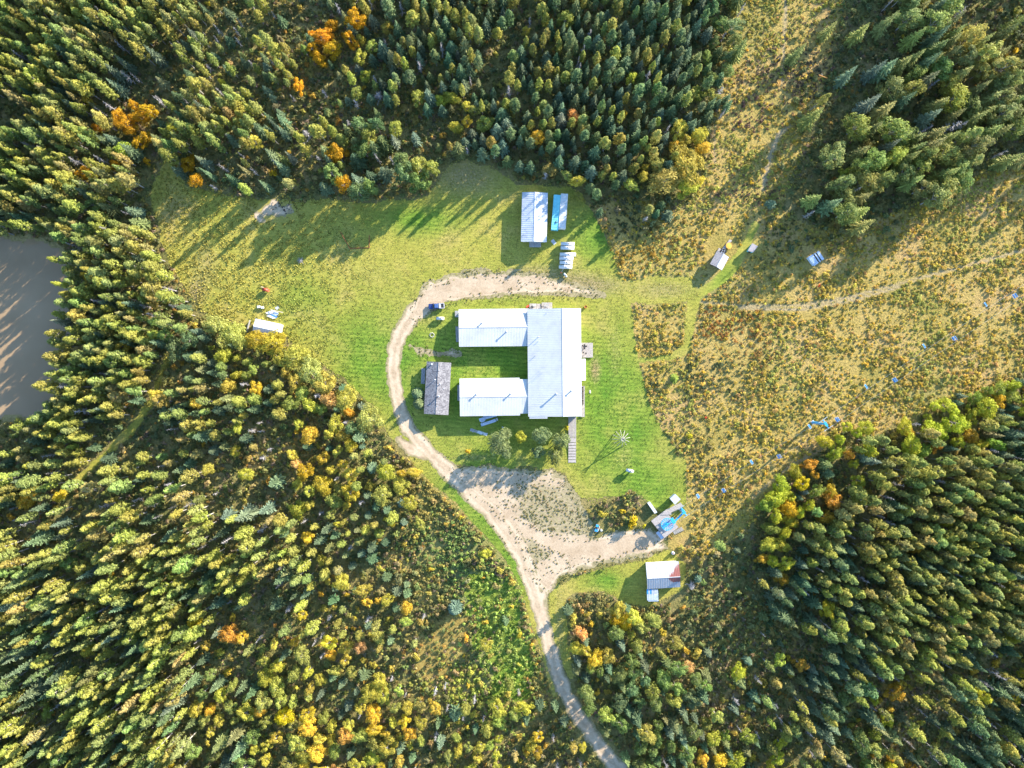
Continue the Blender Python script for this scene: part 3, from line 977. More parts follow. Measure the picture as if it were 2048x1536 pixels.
def box_trailer(name, label, cat, quad, h, mat, hatch=None):
    """Box trailer / container: ribbed box, end doors, chassis skids."""
    q = [P3(x, y, h) for x, y in quad]                # order: NW, NE, SE, SW
    c = sum(q, Vector()) / 4
    t = thing(name, label, cat, (c.x, c.y, 0))
    t['_world'] = 1
    lo = [Vector((p.x, p.y, 0.45)) for p in q]
    MB().add(lo + [Vector((p.x, p.y, h - 0.03)) for p in q], [(3, 2, 1, 0), (4, 5, 6, 7), (0, 1, 5, 4), (1, 2, 6, 5), (2, 3, 7, 6), (3, 0, 4, 7)] if (q[1] - q[0]).cross(q[2] - q[1]).z > 0 else
             [(0, 1, 2, 3), (7, 6, 5, 4), (4, 5, 1, 0), (5, 6, 2, 1), (6, 7, 3, 2), (7, 4, 0, 3)]).build('body', mat, t)
    rb = MB()
    for e in range(4):
        rb.tube(q[e], q[(e + 1) % 4], 0.06, None, 4)
        rb.tube(q[e], lo[e], 0.06, None, 4)
    n = 14
    for i in range(1, n):
        a, b = inset_line(q[0], q[3], i / n), inset_line(q[1], q[2], i / n)
        rb.tube(a, b, 0.035, None, 4)
        for p in (a, b):
            rb.tube(p, (p.x, p.y, 0.5), 0.03, None, 4)
    rb.build('rib', mat, t)
    sk = MB()
    for i in (0.12, 0.85):
        for s in (0.2, 0.8):
            p = inset_line(inset_line(q[0], q[3], i), inset_line(q[1], q[2], i), s)
            sk.box((p.x, p.y, 0.22), (0.5, 0.9, 0.46))
    sk.build('support_block', M['dark'], t)
    if hatch:
        p = P3(*hatch, h)
        MB().rings([p, p + Vector((0, 0, .16)), p + Vector((0, 0, .2))], [0.42, 0.42, 0.3], 14).build('roof_hatch', M['dark'], t)
        MB().rings([p + Vector((0, 0, .201)), p + Vector((0, 0, .26))], [0.22, 0.18], 10).build('hatch_lid', M['teal'], t)
    return t


box_trailer('storage_trailer', 'turquoise blue box trailer with a round roof hatch next to the shed', 'trailer', [(1108, 389.5), (1121.4, 390.3), (1116.3, 459.5), (1102.8, 458.5)], 2.7, M['teal'], (1112.8, 444))
box_trailer('storage_trailer', 'greyish white box trailer parked right of the turquoise trailer', 'trailer', [(1122.3, 387.2), (1135.8, 388), (1131, 457), (1117.4, 456.4)], 2.8, M['white_paint'])

# --- rusty roofed cabin --------------------------------------------------------------
rusty = wthing('rusty_cabin', 'white metal roofed cabin with a red rust stain across its east end', 'cabin', 1326, 1152)


def rust_at(p):
    px, py = p.x / S * H / (H - 3) + 1024, 768 - p.y / S * H / (H - 3)
    return float(np.clip((px - 1334 - max(0.0, 1150 - py) * .7) / 20, -0.6, 0.62) + 0.32 * np.exp(-((py - 1156) / 3.5) ** 2) * (1 if px > 1300 else 0)
                 - (0.5 if py > 1163 else 0))


gable(rusty, (1294.6, 1157.6), (1360.8, 1153.6), 5.2, 4.0, 2.7, 2.75, 3.9, M['rusty_roof'], M['worn_metal'], ribs=0.6, rib_h=.05, rust=rust_at, wins=2, doors=((0.5, 'a'),))
annex = wthing('lean_to', 'small lean-to of corrugated blue white panels at the rusty cabin south wall', 'shed', 1304, 1189)
for k in range(7):
    xa, xb = 1293.6 + k * 3.2, 1293.6 + (k + 1) * 3.2 - 0.35
    MB().slab((P3(xa, 1178.5, 2.5), P3(xb, 1178.4, 2.5), P3(xb + .3, 1188.2, 2.3), P3(xa + .3, 1188.4, 2.3)), 0.05).build('roof_panel', M['chair_blue' if k % 2 == 0 and k < 4 else 'grey_metal'], annex)
    MB().slab((P3(xa + .4, 1189, 2.32), P3(xb + .4, 1188.9, 2.32), P3(xb + .8, 1200.6, 1.95), P3(xa + .8, 1200.8, 1.95)), 0.05).build('roof_panel', M['trim' if k % 2 else 'pale_blue'], annex)
MB().prism([W(1294, 1179), W(1294.5, 1199.5), W(1314.5, 1199.2), W(1314.3, 1179)], 0, 1.85).build('wall', M['pale_blue'], annex)

# --- north east cabin, outhouse, old shed ------------------------------------------------
neh = wthing('hillside_cabin', 'small cabin with one brown and one white roof slope beside a boardwalk', 'cabin', 1440, 521)
neh_slopes = gable(neh, (1447.5, 507.5), (1433.6, 533.5), 2.3, 2.5, 2.4, 2.4, 3.1, M['worn_metal'], M['brown_siding'], ribs=0.5, wins=1, doors=((0.5, 'a'),))
neh_slopes[1].data.materials[0] = plain('brown_sheet', (0.36, 0.31, 0.29), 0.8, 0.1)
deck('boardwalk', 'short boardwalk running uphill from the hillside cabin', [(1459.5, 478.5), (1464.2, 481), (1449.5, 500.5), (1444.6, 497.4)], 0.35, cat='boardwalk')
deck('timber_deck', 'tiny landing at the north corner of the hillside cabin', [(1438, 495.5), (1443, 498.5), (1439.5, 505.8), (1434.2, 503)], 0.4)
tb = wthing('round_tub', 'dark round tub standing at the north end of the hillside cabin', 'tub', 1445, 504)
p = P3(1445, 504, 0)
MB().rings([p, p + Vector((0, 0, .85)), p + Vector((0, 0, .9)), p + Vector((0, 0, .75))], [1.0, 1.05, 0.95, 0.9], 20).build('shell', M['dark'], tb)
for k in range(4):
    a = k * 1.57 + .4
    MB().tube(p + Vector((math.cos(a) * .55, math.sin(a) * .55, .76)), p + Vector((math.cos(a) * .55, math.sin(a) * .55, .86)), .16, .14, 8).build('headrest', M['pale_blue'], tb)
um = wthing('round_trampoline', 'round yellow canvas circle beside the boardwalk of the hillside cabin', 'trampoline', 1457, 492)
p = P3(1457, 492, 0)
rg = MB()
for k in range(20):
    a, b = 2 * math.pi * k / 20, 2 * math.pi * (k + 1) / 20
    rg.tube(p + Vector((math.cos(a) * 1.15, math.sin(a) * 1.15, .62)), p + Vector((math.cos(b) * 1.15, math.sin(b) * 1.15, .62)), 0.05, None, 5)
rg.build('rim', M['orange_paint'], um)
MB().rings([p + Vector((0, 0, .58)), p + Vector((0, 0, .6)), p + Vector((0, 0, .66))], [1.08, 1.05, 0.3], 20).build('canvas', M['canvas_yellow'], um)
for k in range(4):
    a = k * 1.57
    MB().tube(p + Vector((math.cos(a), math.sin(a), 0)), p + Vector((math.cos(a), math.sin(a), .6)), .04, None, 5).build('leg', M['steel'], um)


def flat_hut(name, label, cat, quad, h, roof_mat, wall_mat, drop=0.25, panels=1, missing=(), door_mat='dark'):
    """Hut with a mono-pitch roof; quad in photo pixels at roof height, first edge is the high one."""
    q = [P3(x, y, h if i < 2 else h - drop) for i, (x, y) in enumerate(quad)]
    c = sum(q, Vector()) / 4
    t = thing(name, label, cat, (c.x, c.y, 0))
    t['_world'] = 1
    n = panels
    for i in range(n):
        if i in missing: continue
        g0, g1 = i / n + (0.004 if n > 1 else 0), (i + 1) / n - (0.004 if n > 1 else 0)
        roof_slope(t, inset_line(q[3], q[2], g0), inset_line(q[3], q[2], g1), inset_line(q[0], q[1], g1), inset_line(q[0], q[1], g0), roof_mat, 0.5, 0.06, 0.03)
    w = [p + (Vector((c.x, c.y, p.z)) - p) * 0.1 for p in q]
    pts = [Vector((p.x, p.y, 0)) for p in w] + [Vector((p.x, p.y, p.z - 0.1)) for p in w]
    f = [(3, 2, 1, 0), (0, 1, 5, 4), (1, 2, 6, 5), (2, 3, 7, 6), (3, 0, 4, 7)]
    if not missing: f.append((4, 5, 6, 7))
    MB().add(pts, f).build('wall', wall_mat, t)
    a, b = w[3], w[2]
    d = (b - a).normalized()
    m_ = inset_line(a, b, 0.5)
    ang = math.atan2(d.y, d.x)
    nrm = Vector((d.y, -d.x, 0))
    if nrm.dot(m_ - c) < 0: nrm = -nrm
    pp = m_ + nrm * 0.03
    MB().box((pp.x, pp.y, 0.95), (0.75, 0.05, 1.8), ang).build('door', M[door_mat], t)
    return t


flat_hut('outhouse', 'little outhouse with a flat pinkish brown roof right of the hillside cabin', 'outhouse', [(1505, 486.4), (1515.8, 492.4), (1506.6, 504.8), (1495.6, 501.6)], 2.3, plain('felt_roof', (0.42, 0.35, 0.33), 0.8, .06), M['teal'])
flat_hut('old_shed', 'small pale blue metal shed with dark gaps in its roof sheets', 'shed', [(1637.8, 501.7), (1616.2, 514), (1628.4, 532), (1648.4, 518)], 2.2, M['pale_blue'], M['pale_blue'], 0.4, 9, (2, 4), 'dark')
flat_hut('lift_shack', 'square white roofed lift shack at the top end of the loading deck', 'shack', [(1350.6, 988), (1361.2, 998.6), (1350, 1009.4), (1339.8, 997.6)], 2.3, M['white_paint'], M['white_paint'], 0.15)

# white house trailer by the aspens at the left
tr = wthing('house_trailer', 'white roofed cabin half hidden by orange aspens at the left lawn edge', 'cabin', 538, 657)
tr_slopes = gable(tr, (506.5, 652.5), (558.6, 663.6), 2.85, 2.3, 2.6, 2.5, 3.3, M['white_roof'], M['white_paint'], over=0.15, ribs=0.6, wins=3, doors=((0.5, 'b'),), ridge_cap=False)
tr_slopes[1].data.materials[0] = M['grey_metal']  # slope turned from the sun: its shade is put into a greyer metal
fence_ = wthing('board_fence', 'short leaning grey board fence at the west end of the white roofed cabin', 'fence', 497, 653)
a, b = P3(501.5, 640.5, 0), P3(494.6, 664.5, 0)
for k in range(9):
    p = inset_line(a, b, (k + 0.5) / 9)
    MB().box((p.x, p.y, 0.6), (0.07, 0.42, 1.2), math.radians(-14)).build('board', M['grey_wood'], fence_)
MB().tube(a + Vector((.08, 0, .9)), b + Vector((.08, 0, .9)), 0.04, None, 4).tube(a + Vector((.08, 0, .3)), b + Vector((.08, 0, .3)), 0.04, None, 4).build('rail', M['grey_wood'], fence_)


# ------------------------------------------------------------------ tanks
def capsule(mb, a, b, r, n=14):
    a, b = Vector(a), Vector(b)
    d = (b - a).normalized()
    pts, rad = [], []
    for k in range(5):
        t = math.pi / 2 * k / 4
        pts.append(a + d * (r * 0.8 * (1 - math.sin(t)))); rad.append(max(0.02, r * math.sin(t) if k else 0.02))
    for k in range(4, -1, -1):
        t = math.pi / 2 * k / 4
        pts.append(b - d * (r * 0.8 * (1 - math.sin(t)))); rad.append(max(0.02, r * math.sin(t) if k else 0.02))
    return mb.rings(pts, rad, n)


def make_tank(label, px, py, length, r, rz=0.0, group=None, dome='dark', z0=0.35, name='propane_tank'):
    z = z0 + r
    x, y = W(px, py, z)
    t = thing(name, label, 'tank', (x, y, 0), rz, group)
    capsule(MB(), (-length / 2, 0, z), (length / 2, 0, z), r).build('shell', M['tank_white'], t, smooth=True)
    MB().rings([(0.15, 0, z + r - 0.06), (0.15, 0, z + r + 0.12), (0.15, 0, z + r + 0.2)], [0.2, 0.2, 0.1], 10).build('valve_dome', M[dome], t)
    for sx in (-1, 1):
        MB().box((sx * length * 0.3, 0, (z0 + 0.15) / 2), (0.18, r * 1.5, z0 + 0.15)).build('saddle', M['grey_metal'], t)
    MB().tube((-length * 0.3, 0, z + r + 0.02), (length * 0.3, 0, z + r + 0.02), 0.03, None, 5).build('top_rail', M['steel'], t)
    return t


TG = 'white propane tanks in the row below the trailers'
for px, py, L, lab in ((1135.4, 487.8, 4.8, 'topmost white propane tank of the row below the trailers'),
                       (1134.8, 495.8, 4.8, 'second white propane tank from the top of the row'),
                       (1135.6, 509.0, 5.7, 'longest white propane tank, third from the top of the row'),
                       (1132.7, 516.8, 4.9, 'fourth white propane tank from the top, joined by pipes'),
                       (1132.4, 525.3, 4.6, 'fifth white propane tank from the top of the row'),
                       (1131.0, 533.9, 4.7, 'sixth and lowest full size white propane tank of the row')):
    make_tank(lab, px, py, L, 0.66, math.radians(-1.0), TG)
make_tank('small white tank lying askew just below the row of propane tanks', 1130.8, 550.5, 1.7, 0.36, math.radians(-52))
make_tank('single white propane tank in the grass below the blue pickup', 880.6, 636.8, 2.7, 0.55, math.radians(-2))
make_tank('lone white tank on legs in the middle of the south east lawn', 1259.8, 941.4, 2.6, 0.55, math.radians(-15), z0=0.9)
gp = wthing('gas_pipe', 'thin pale gas pipe running down between the lower propane tanks', 'pipe', 1131, 530)
pipe_pts = [(1134, 509, 1.45), (1133.5, 517, 1.45), (1131, 525, 1.45), (1128, 534, 1.45), (1125, 541, .5), (1122.3, 545, .5), (1122.2, 545.2, 0)]
for (x0, y0, z0), (x1, y1, z1) in zip(pipe_pts[:-1], pipe_pts[1:]):
    MB().tube(P3(x0, y0, z0 + 0.28), P3(x1, y1, z1 + (0.28 if z1 else 0)), 0.06, None, 6).build('pipe_length', M['trim'], gp)
p = P3(1122.3, 545, 0.7)
MB().box(p, (0.4, 0.3, 0.3)).build('regulator', M['red_paint'], gp)

pal = wthing('wooden_pallet', 'small slatted pale pallet lying in the grass below the shed', 'pallet', 1107, 484)
a, b = P3(1104, 480, 0.14), P3(1110.5, 488, 0.14)
d = (b - a).normalized(); s = Vector((-d.y, d.x, 0)) * 0.6
for k in range(6):
    c0 = inset_line(a, b, k / 6 + 0.02); c1 = inset_line(a, b, (k + 1) / 6 - 0.03)
    MB().slab((c0 - s, c1 - s, c1 + s, c0 + s), 0.04).build('slat', M['trim'], pal)
for s_ in (-0.9, 0, 0.9):
    MB().tube(a + s * s_ - Vector((0, 0, .08)), b + s * s_ - Vector((0, 0, .08)), 0.05, None, 4).build('bearer', M['grey_wood'], pal)

# ------------------------------------------------------------------ pickup truck
def make_truck():
    x, y = W(873.2, 612.8)
    t = thing('pickup_truck', 'dark blue pickup truck parked on the grass edge of the road loop', 'pickup truck', (x, y, 0), math.radians(183))
    # local: front towards +x
    prof = [(2.75, .45), (2.75, .85), (2.6, 1.0), (1.35, 1.1), (0.55, 1.12), (-2.7, 1.05), (-2.78, .95), (-2.78, .5)]
    mb = MB()
    n = len(prof)
    w = 0.93
    mb.add([(px_, -w, z) for px_, z in prof] + [(px_, w, z) for px_, z in prof],
           [tuple(range(n)), tuple(reversed(range(n, 2 * n)))] + [(i, n + i, n + (i + 1) % n, (i + 1) % n) for i in range(n)])
    mb.build('body', M['truck_blue'], t, bevel=0.06)
    cab = MB()
    lo = [(1.25, -.86, 1.10), (1.25, .86, 1.10), (-.85, .86, 1.10), (-.85, -.86, 1.10)]
    hi = [(.55, -.70, 1.78), (.55, .70, 1.78), (-.65, .72, 1.78), (-.65, -.72, 1.78)]
    cab.add(lo + hi, [(0, 1, 2, 3), (7, 6, 5, 4), (4, 5, 1, 0), (5, 6, 2, 1), (6, 7, 3, 2), (7, 4, 0, 3)])
    cab.build('cab', plain('truck_cab_blue', (0.06, 0.11, 0.26), 0.3, 0.03), t, bevel=0.05)

    def pane(name, pts):
        MB().slab(pts, 0.02).build(name, M['glass'], t)
    pane('windshield', [(1.24, -.76, 1.16), (1.24, .76, 1.16), (.62, .62, 1.76), (.62, -.62, 1.76)])
    pane('rear_window', [(-.88, .72, 1.18), (-.88, -.72, 1.18), (-.69, -.62, 1.70), (-.69, .62, 1.70)])
    for s_ in (-1, 1):
        MB().add([(0.95, s_ * .87, 1.2), (-.7, s_ * .87, 1.2), (-.58, s_ * .76, 1.68), (.5, s_ * .75, 1.68)], [(0, 1, 2, 3)] if s_ < 0 else [(3, 2, 1, 0)]).build('side_window', M['glass'], t)
        MB().box((2.74, s_ * .68, .78), (.08, .34, .2)).build('headlight', M['trim'], t)
        MB().box((-2.78, s_ * .80, .82), (.05, .2, .3)).build('tail_light', M['red_paint'], t)
        MB().box((1.0, s_ * 1.05, 1.2), (.14, .22, .16)).build('side_mirror', M['dark'], t)
        for sx in (1.75, -1.65):
            wl = MB().tube((sx, s_ * .70, .38), (sx, s_ * .96, .38), .38, None, 16).build('wheel', M['rubber'], t)
            rim = MB().tube((sx, s_ * .955, .38), (sx, s_ * .975, .38), .22, None, 12).build('rim', M['steel'])
            rim.parent = wl
    MB().box((-1.85, 0, 1.075), (1.62, 1.5, .03)).build('bed_floor', M['dark'], t)
    rails = MB()
    for s_ in (-1, 1):
        rails.box((-1.85, s_ * .84, 1.14), (1.8, .12, .14))
    rails.build('bed_rail', M['trim'], t)
    MB().box((-2.74, 0, 1.0), (.09, 1.7, .42)).build('tailgate', M['trim'], t)
    MB().box((2.8, 0, .5), (.14, 1.8, .2)).build('bumper', M['steel'], t)
    MB().box((-2.84, 0, .5), (.14, 1.8, .18)).build('bumper', M['steel'], t)
    return t


truck = make_truck()
tbx = thing('tool_box', 'pale metal tool box across the bed of the blue pickup', 'tool box', truck.location + Vector((1.32, -0.02, 1.09)), math.radians(183))
MB().box((0, 0, .18), (.62, 1.4, .36)).build('body', M['trim'], tbx, bevel=.03)
MB().box((0, 0, .385), (.66, 1.44, .05)).build('lid', M['pale_blue'], tbx)

# ------------------------------------------------------------------ blue quad and things near the lift
def make_quad():
    x, y = W(1193, 1055)
    t = thing('utility_quad', 'small bright blue utility quad parked at the brush edge of the yard', 'quad', (x, y, 0), math.radians(78))
    MB().box((0, 0, .55), (1.7, .55, .3)).build('body', M['chair_blue'], t, bevel=.06)
    MB().box((.75, 0, .78), (.75, .95, .14)).build('front_fender', M['lift_blue'], t, bevel=.04)
    MB().box((-.85, 0, .80), (.95, 1.1, .16)).build('cargo_bed', M['chair_blue'], t, bevel=.03)
    MB().box((-.1, 0, .86), (.75, .42, .18)).build('seat', M['dark'], t, bevel=.05)
    MB().tube((.35, -.4, 1.05), (.35, .4, 1.05), .03, None, 6).tube((.45, 0, .7), (.35, 0, 1.05), .03, None, 6).build('handlebar', M['dark'], t)
    for sx in (.85, -.85):
        for s_ in (-1, 1):
            w_ = MB().tube((sx, s_ * .42, .3), (sx, s_ * .66, .3), .3, None, 12).build('wheel', M['rubber'], t)
            r_ = MB().tube((sx, s_ * .655, .3), (sx, s_ * .67, .3), .15, None, 8).build('rim', M['steel'])
            r_.parent = w_
    MB().box((1.25, 0, .7), (.2, .8, .05)).build('front_rack', M['steel'], t)
    return t


make_quad()
pl = thing('plank', 'pale plank lying alongside the blue quad', 'plank', (*W(1197.4, 1058), 0), math.radians(70))
MB().box((0, 0, .06), (2.1, .2, .1)).build('board', M['trim'], pl)
br = wthing('white_drum', 'round white drum standing beside the blue quad', 'drum', 1202.2, 1060)
p = P3(1202.2, 1060, 0)
MB().rings([p, p + Vector((0, 0, .02)), p + Vector((0, 0, .86)), p + Vector((0, 0, .9))], [.36, .4, .4, .36], 14).build('shell', M['tank_white'], br)
MB().rings([p + Vector((0, 0, .901)), p + Vector((0, 0, .93))], [.33, .31], 14).build('lid', M['stone'], br)

# station deck -------------------------------------------------------------------------
stn = thing('lift_station_deck', 'raised grey pink timber loading deck of the chairlift base station', 'platform', (*W(1332, 1046), 0))
stn['_world'] = 1
DZ = 1.4
dq = [P3(x, y, DZ) for x, y in ((1302.3, 1042), (1329, 1076), (1357.2, 1054.2), (1330.5, 1021))]
n = 22
for i in range(n):
    f0, f1 = i / n + .0025, (i + 1) / n - .0025
    MB().slab((inset_line(dq[0], dq[1], f0), inset_line(dq[3], dq[2], f0), inset_line(dq[3], dq[2], f1), inset_line(dq[0], dq[1], f1)), .07).build('plank', M['deck_wood'], stn)
rq = [P3(x, y, DZ + .004) for x, y in ((1322, 1029), (1331.5, 1022.5), (1341.5, 1036), (1335, 1036.5))]
sk = MB()
ins = [p + (sum(dq, Vector()) / 4 - p) * .06 for p in dq]
sk.prism([(p.x, p.y) for p in ins], 0, DZ - .1)
sk.build('wall', M['grey_wood'], stn)
ramp = deck('loading_ramp', 'narrow timber ramp running uphill from the loading deck', [(1336.8, 1028.2), (1330.5, 1020.6), (1361.5, 1005.4), (1367.3, 1012.6)], 1.3, cat='ramp', gap_dir=0)
wedge = deck('deck_extension', 'tilted timber wedge joining the loading deck to its ramp', [(1321.4, 1030.4), (1327.2, 1023), (1338.5, 1021.4), (1343.5, 1029)], 1.5, cat='platform', post=False)
cut = deck('deck_pit', 'shaded recessed boards at the west edge of the loading deck', [(1312.8, 1053), (1320.5, 1046.8), (1328, 1056.5), (1320.2, 1062.6)], 1.43, cat='platform', mat='grey_wood', post=False)
land = wthing('stair_landing', 'white framed blue grey landing hanging off the deck south corner', 'platform', 1320, 1070)
lq = [P3(x, y, .8) for x, y in ((1312.2, 1065.6), (1316.8, 1062.4), (1328.4, 1074.8), (1322.6, 1078.6))]
MB().slab(lq, .1).build('floor_plate', M['pale_blue'], land)
rm = MB()
for i in range(4):
    rm.tube(lq[i] + Vector((0, 0, .05)), lq[(i + 1) % 4] + Vector((0, 0, .05)), .07, None, 4)
    rm.tube(lq[i], (lq[i].x, lq[i].y, 0), .06, None, 4)
rm.build('frame', M['tank_white'], land)
stz = wthing('wooden_steps', 'dark open steps climbing to the deck from the east side', 'stairs', 1356, 1063)
a0, a1, b0, b1 = P3(1345.5, 1063.5, 1.25), P3(1348.8, 1069.2, 1.25), P3(1363, 1053.6, .2), P3(1368, 1060.2, .2)
for k in range(11):
    f0, f1 = k / 11 + .012, (k + .78) / 11
    z = 1.25 - 1.05 * k / 11
    q_ = [inset_line(a0, b0, f0), inset_line(a0, b0, f1), inset_line(a1, b1, f1), inset_line(a1, b1, f0)]
    MB().slab([Vector((p.x, p.y, z)) for p in q_], .05).build('tread', M['grey_wood'], stz)
MB().tube(a0 - Vector((0, 0, .12)), b0 - Vector((0, 0, .12)), .06, None, 4).tube(a1 - Vector((0, 0, .12)), b1 - Vector((0, 0, .12)), .06, None, 4).build('stringer', M['dark'], stz)
MB().tube(a1 + Vector((0, 0, .9)), b1 + Vector((0, 0, .9)), .05, None, 5).tube(a1, a1 + Vector((0, 0, .9)), .05, None, 5).tube(b1 - Vector((0, 0, .2)), b1 + Vector((0, 0, .9)), .05, None, 5).build('handrail', M['dark'], stz)
bx = wthing('white_storage_box', 'long narrow white storage box standing north west of the loading deck', 'storage box', 1304.5, 1015)
q_ = [P3(x, y, 1.5) for x, y in ((1300, 1003.6), (1314.4, 1024.4), (1309.4, 1027), (1295.4, 1006.8))]
MB().prism([(p.x, p.y) for p in q_], .12, 1.38).build('body', M['white_paint'], bx)
MB().prism([(p.x + (p.x - bx.location.x) * .02, p.y + (p.y - bx.location.y) * .02) for p in q_], 1.383, 1.5).build('lid', M['tank_white'], bx)
MB().prism([(p.x, p.y) for p in [q_[0] + (q_[3] - q_[0]) * .15, q_[1] + (q_[2] - q_[1]) * .15, q_[1] + (q_[2] - q_[1]) * .85, q_[0] + (q_[3] - q_[0]) * .85]], 0, .115).build('skid', M['dark'], bx)
gb = wthing('white_gas_bottle', 'white gas bottle with a red cap in the brush north of the rusty cabin', 'gas bottle', 1345, 1105)
p = P3(1345, 1105, 0)
MB().rings([p, p + Vector((0, 0, .1)), p + Vector((0, 0, 1.1)), p + Vector((0, 0, 1.3))], [.5, .56, .56, .3], 14).build('shell', M['tank_white'], gb)
MB().rings([p + Vector((0, 0, 1.3)), p + Vector((0, 0, 1.5))], [.2, .18], 10).build('cap', M['red_paint'], gb)
rk = thing('sawhorse', 'rusty brown sawhorse standing at the gravel edge south of the lift', 'sawhorse', (*W(1297, 1107), 0), math.radians(75))
MB().box((0, 0, .8), (1.6, .12, .12)).build('beam', M['rust'], rk)
for sx in (-.6, .6):
    for s_ in (-1, 1):
        MB().tube((sx, s_ * .35, 0), (sx, 0, .76), .04, None, 5).build('leg', M['rust'], rk)
lg = thing('orange_board', 'orange brown board leaning against the deck south edge', 'board', (*W(1340, 1074), 0), math.radians(-45))
MB().box((0, 0, .3), (1.9, .25, .08), 0, Matrix.Rotation(.25, 4, 'Y')).build('board', M['orange_paint'], lg)

# bullwheel and drive arm ------------------------------------------------------------------
WZ = 3.4
wc = P3(1334.5, 1048.5, WZ)
up_dir = Vector((0.832, 0.554, 0))                   # uphill direction of the line on the ground
side = Vector((-up_dir.y, up_dir.x, 0))
bw = thing('bullwheel', 'big blue spoked bullwheel with its drive arm over the loading deck', 'lift machinery', (wc.x, wc.y, 0))
bw['_world'] = 1
RB = 2.15
rim = MB()
N = 36
for k in range(N):
    a, b = 2 * math.pi * k / N, 2 * math.pi * (k + 1) / N
    rim.tube(wc + Vector((math.cos(a), math.sin(a), 0)) * RB, wc + Vector((math.cos(b), math.sin(b), 0)) * RB, .11, None, 6, False)
rim.build('rim', M['lift_blue'], bw)
for k in range(16):
    a = 2 * math.pi * (k + .5) / 16
    d = Vector((math.cos(a), math.sin(a), 0))
    s_ = Vector((-d.y, d.x, 0))
    MB().add([wc + d * .3 - s_ * .07 + Vector((0, 0, .06)), wc + d * (RB - .05) - s_ * .16 + Vector((0, 0, .03)), wc + d * (RB - .05) + s_ * .16 + Vector((0, 0, .03)), wc + d * .3 + s_ * .07 + Vector((0, 0, .06)),
              wc + d * .3 - Vector((0, 0, .1)), wc + d * (RB - .05) - Vector((0, 0, .06))],
             [(0, 1, 2, 3), (0, 4, 5, 1), (3, 2, 5, 4), (1, 5, 2), (0, 3, 4)]).build('spoke', M['lift_blue'], bw)
MB().rings([wc - Vector((0, 0, .4)), wc + Vector((0, 0, .3)), wc + Vector((0, 0, .4))], [.38, .38, .2], 14).build('hub', M['lift_blue'], bw)
ang = math.atan2(up_dir.y, up_dir.x)
c_ = wc + up_dir * .2 + Vector((0, 0, .42))
MB().box(c_, (4.9, .34, .3), ang).build('cross_beam', M['lift_blue'], bw)
ped = MB()
ped.box((wc.x, wc.y, (DZ + WZ - .4) / 2 + .15), (.7, .7, WZ - .4 - DZ + .3), ang)
ped.build('pedestal', M['lift_blue'], bw)
hd = wc + up_dir * 2.3 + Vector((0, 0, .35))
MB().box(hd, (1.2, 2.2, .5), ang).build('drive_housing', M['lift_blue'], bw, bevel=.05)
MB().box(wc + up_dir * 5.0 - side * .1 + Vector((0, 0, .2)), (4.6, .55, .5), ang + .2).build('drive_arm', M['lift_blue'], bw, bevel=.04)
pz = wc + up_dir * 7.0
MB().tube((pz.x, pz.y, 0), (pz.x, pz.y, WZ + .1), .22, .16, 8).build('arm_post', M['lift_blue'], bw)


def sheave_train(parent, c, length, n, tilt=0.0):
    d = Vector((up_dir.x, up_dir.y, tilt)).normalized()
    b = MB().tube(c - d * length / 2, c + d * length / 2, .09, None, 6).build('sheave_beam', M['steel'], parent)
    for k in range(n):
        q = c + d * (length * ((k + .5) / n - .5)) - side * 0.14
        w_ = MB().tube(q, q + side * .1, .24, None, 10).build('sheave', M['grey_metal'])
        w_.parent = b
        w_.location = -Vector(parent.location)


def tower(label, top_px, h, arm_l, arm_r, train, n_sheave, r0, rake=0.0):
    """Lift tower: tapered tube, crossarm with a sheave train at each end, service platform."""
    tp = P3(*top_px, h)
    t = thing('lift_tower', label, 'lift tower', (tp.x, tp.y, 0))
    t['_world'] = 1
    MB().tube((tp.x, tp.y, .25), (tp.x, tp.y, h), r0, r0 * .6, 12).build('pole', M['lift_blue'], t)
    MB().box((tp.x, tp.y, .13), (1.3, 1.3, .26), ang).build('footing', M['stone'], t)
    a, b = tp + side * arm_l, tp - side * arm_r
    MB().tube(a, b, .19, .15, 8).build('crossarm', M['lift_blue'], t)
    for q in (a, b):
        sheave_train(t, q - Vector((0, 0, .05)), train, n_sheave)
    MB().box(tp + Vector((0, 0, .32)), (.8, 1.6, .05), ang).build('work_platform', M['lift_blue'], t)
    lad = MB()
    for s_ in (-.18, .18):
        q = Vector((tp.x, tp.y, 0)) - up_dir * (r0 + .15) + side * s_
        lad.tube(q, q + Vector((0, 0, h)) + up_dir * r0 * .4, .025, None, 4)
    for k in range(int(h / .4)):
        q = Vector((tp.x, tp.y, .3 + .4 * k)) - up_dir * (r0 + .15 - r0 * .4 * k * .4 / h)
        lad.tube(q - side * .18, q + side * .18, .018, None, 4)
    lad.build('ladder', M['steel'], t)
    return t


tw1 = tower('first small blue tower with two sheave trains beside the loading ramp', (1367.5, 1023), 4.3, 1.75, 1.75, 2.6, 4, .28)
tw2 = tower('tall blue chairlift tower with sheave trains standing out in the meadow', (1651.3, 848), 10.2, 1.75, 1.75, 3.6, 6, .48)

# ropes and chairs --------------------------------------------------------------------------
LEFT = [(1396, 992, 4.6), (1503, 924, 6.0), (1619, 853, 7.6), (1732, 773, 7.2), (1848, 692, 7.0), (1971, 609, 6.6)]
RIGHT = [(1447, 981, 4.9), (1558, 913, 6.2), (1674, 839, 7.8), (1789, 760, 7.2), (1908, 677, 7.0), (2029, 592, 6.6)]
ROPE_DROP = 2.4
t1L, t1R = tw1.location + side * 1.75 + Vector((0, 0, 4.55)), tw1.location - side * 1.75 + Vector((0, 0, 4.55))
t2L, t2R = tw2.location + side * 1.75 + Vector((0, 0, 10.45)), tw2.location - side * 1.75 + Vector((0, 0, 10.45))


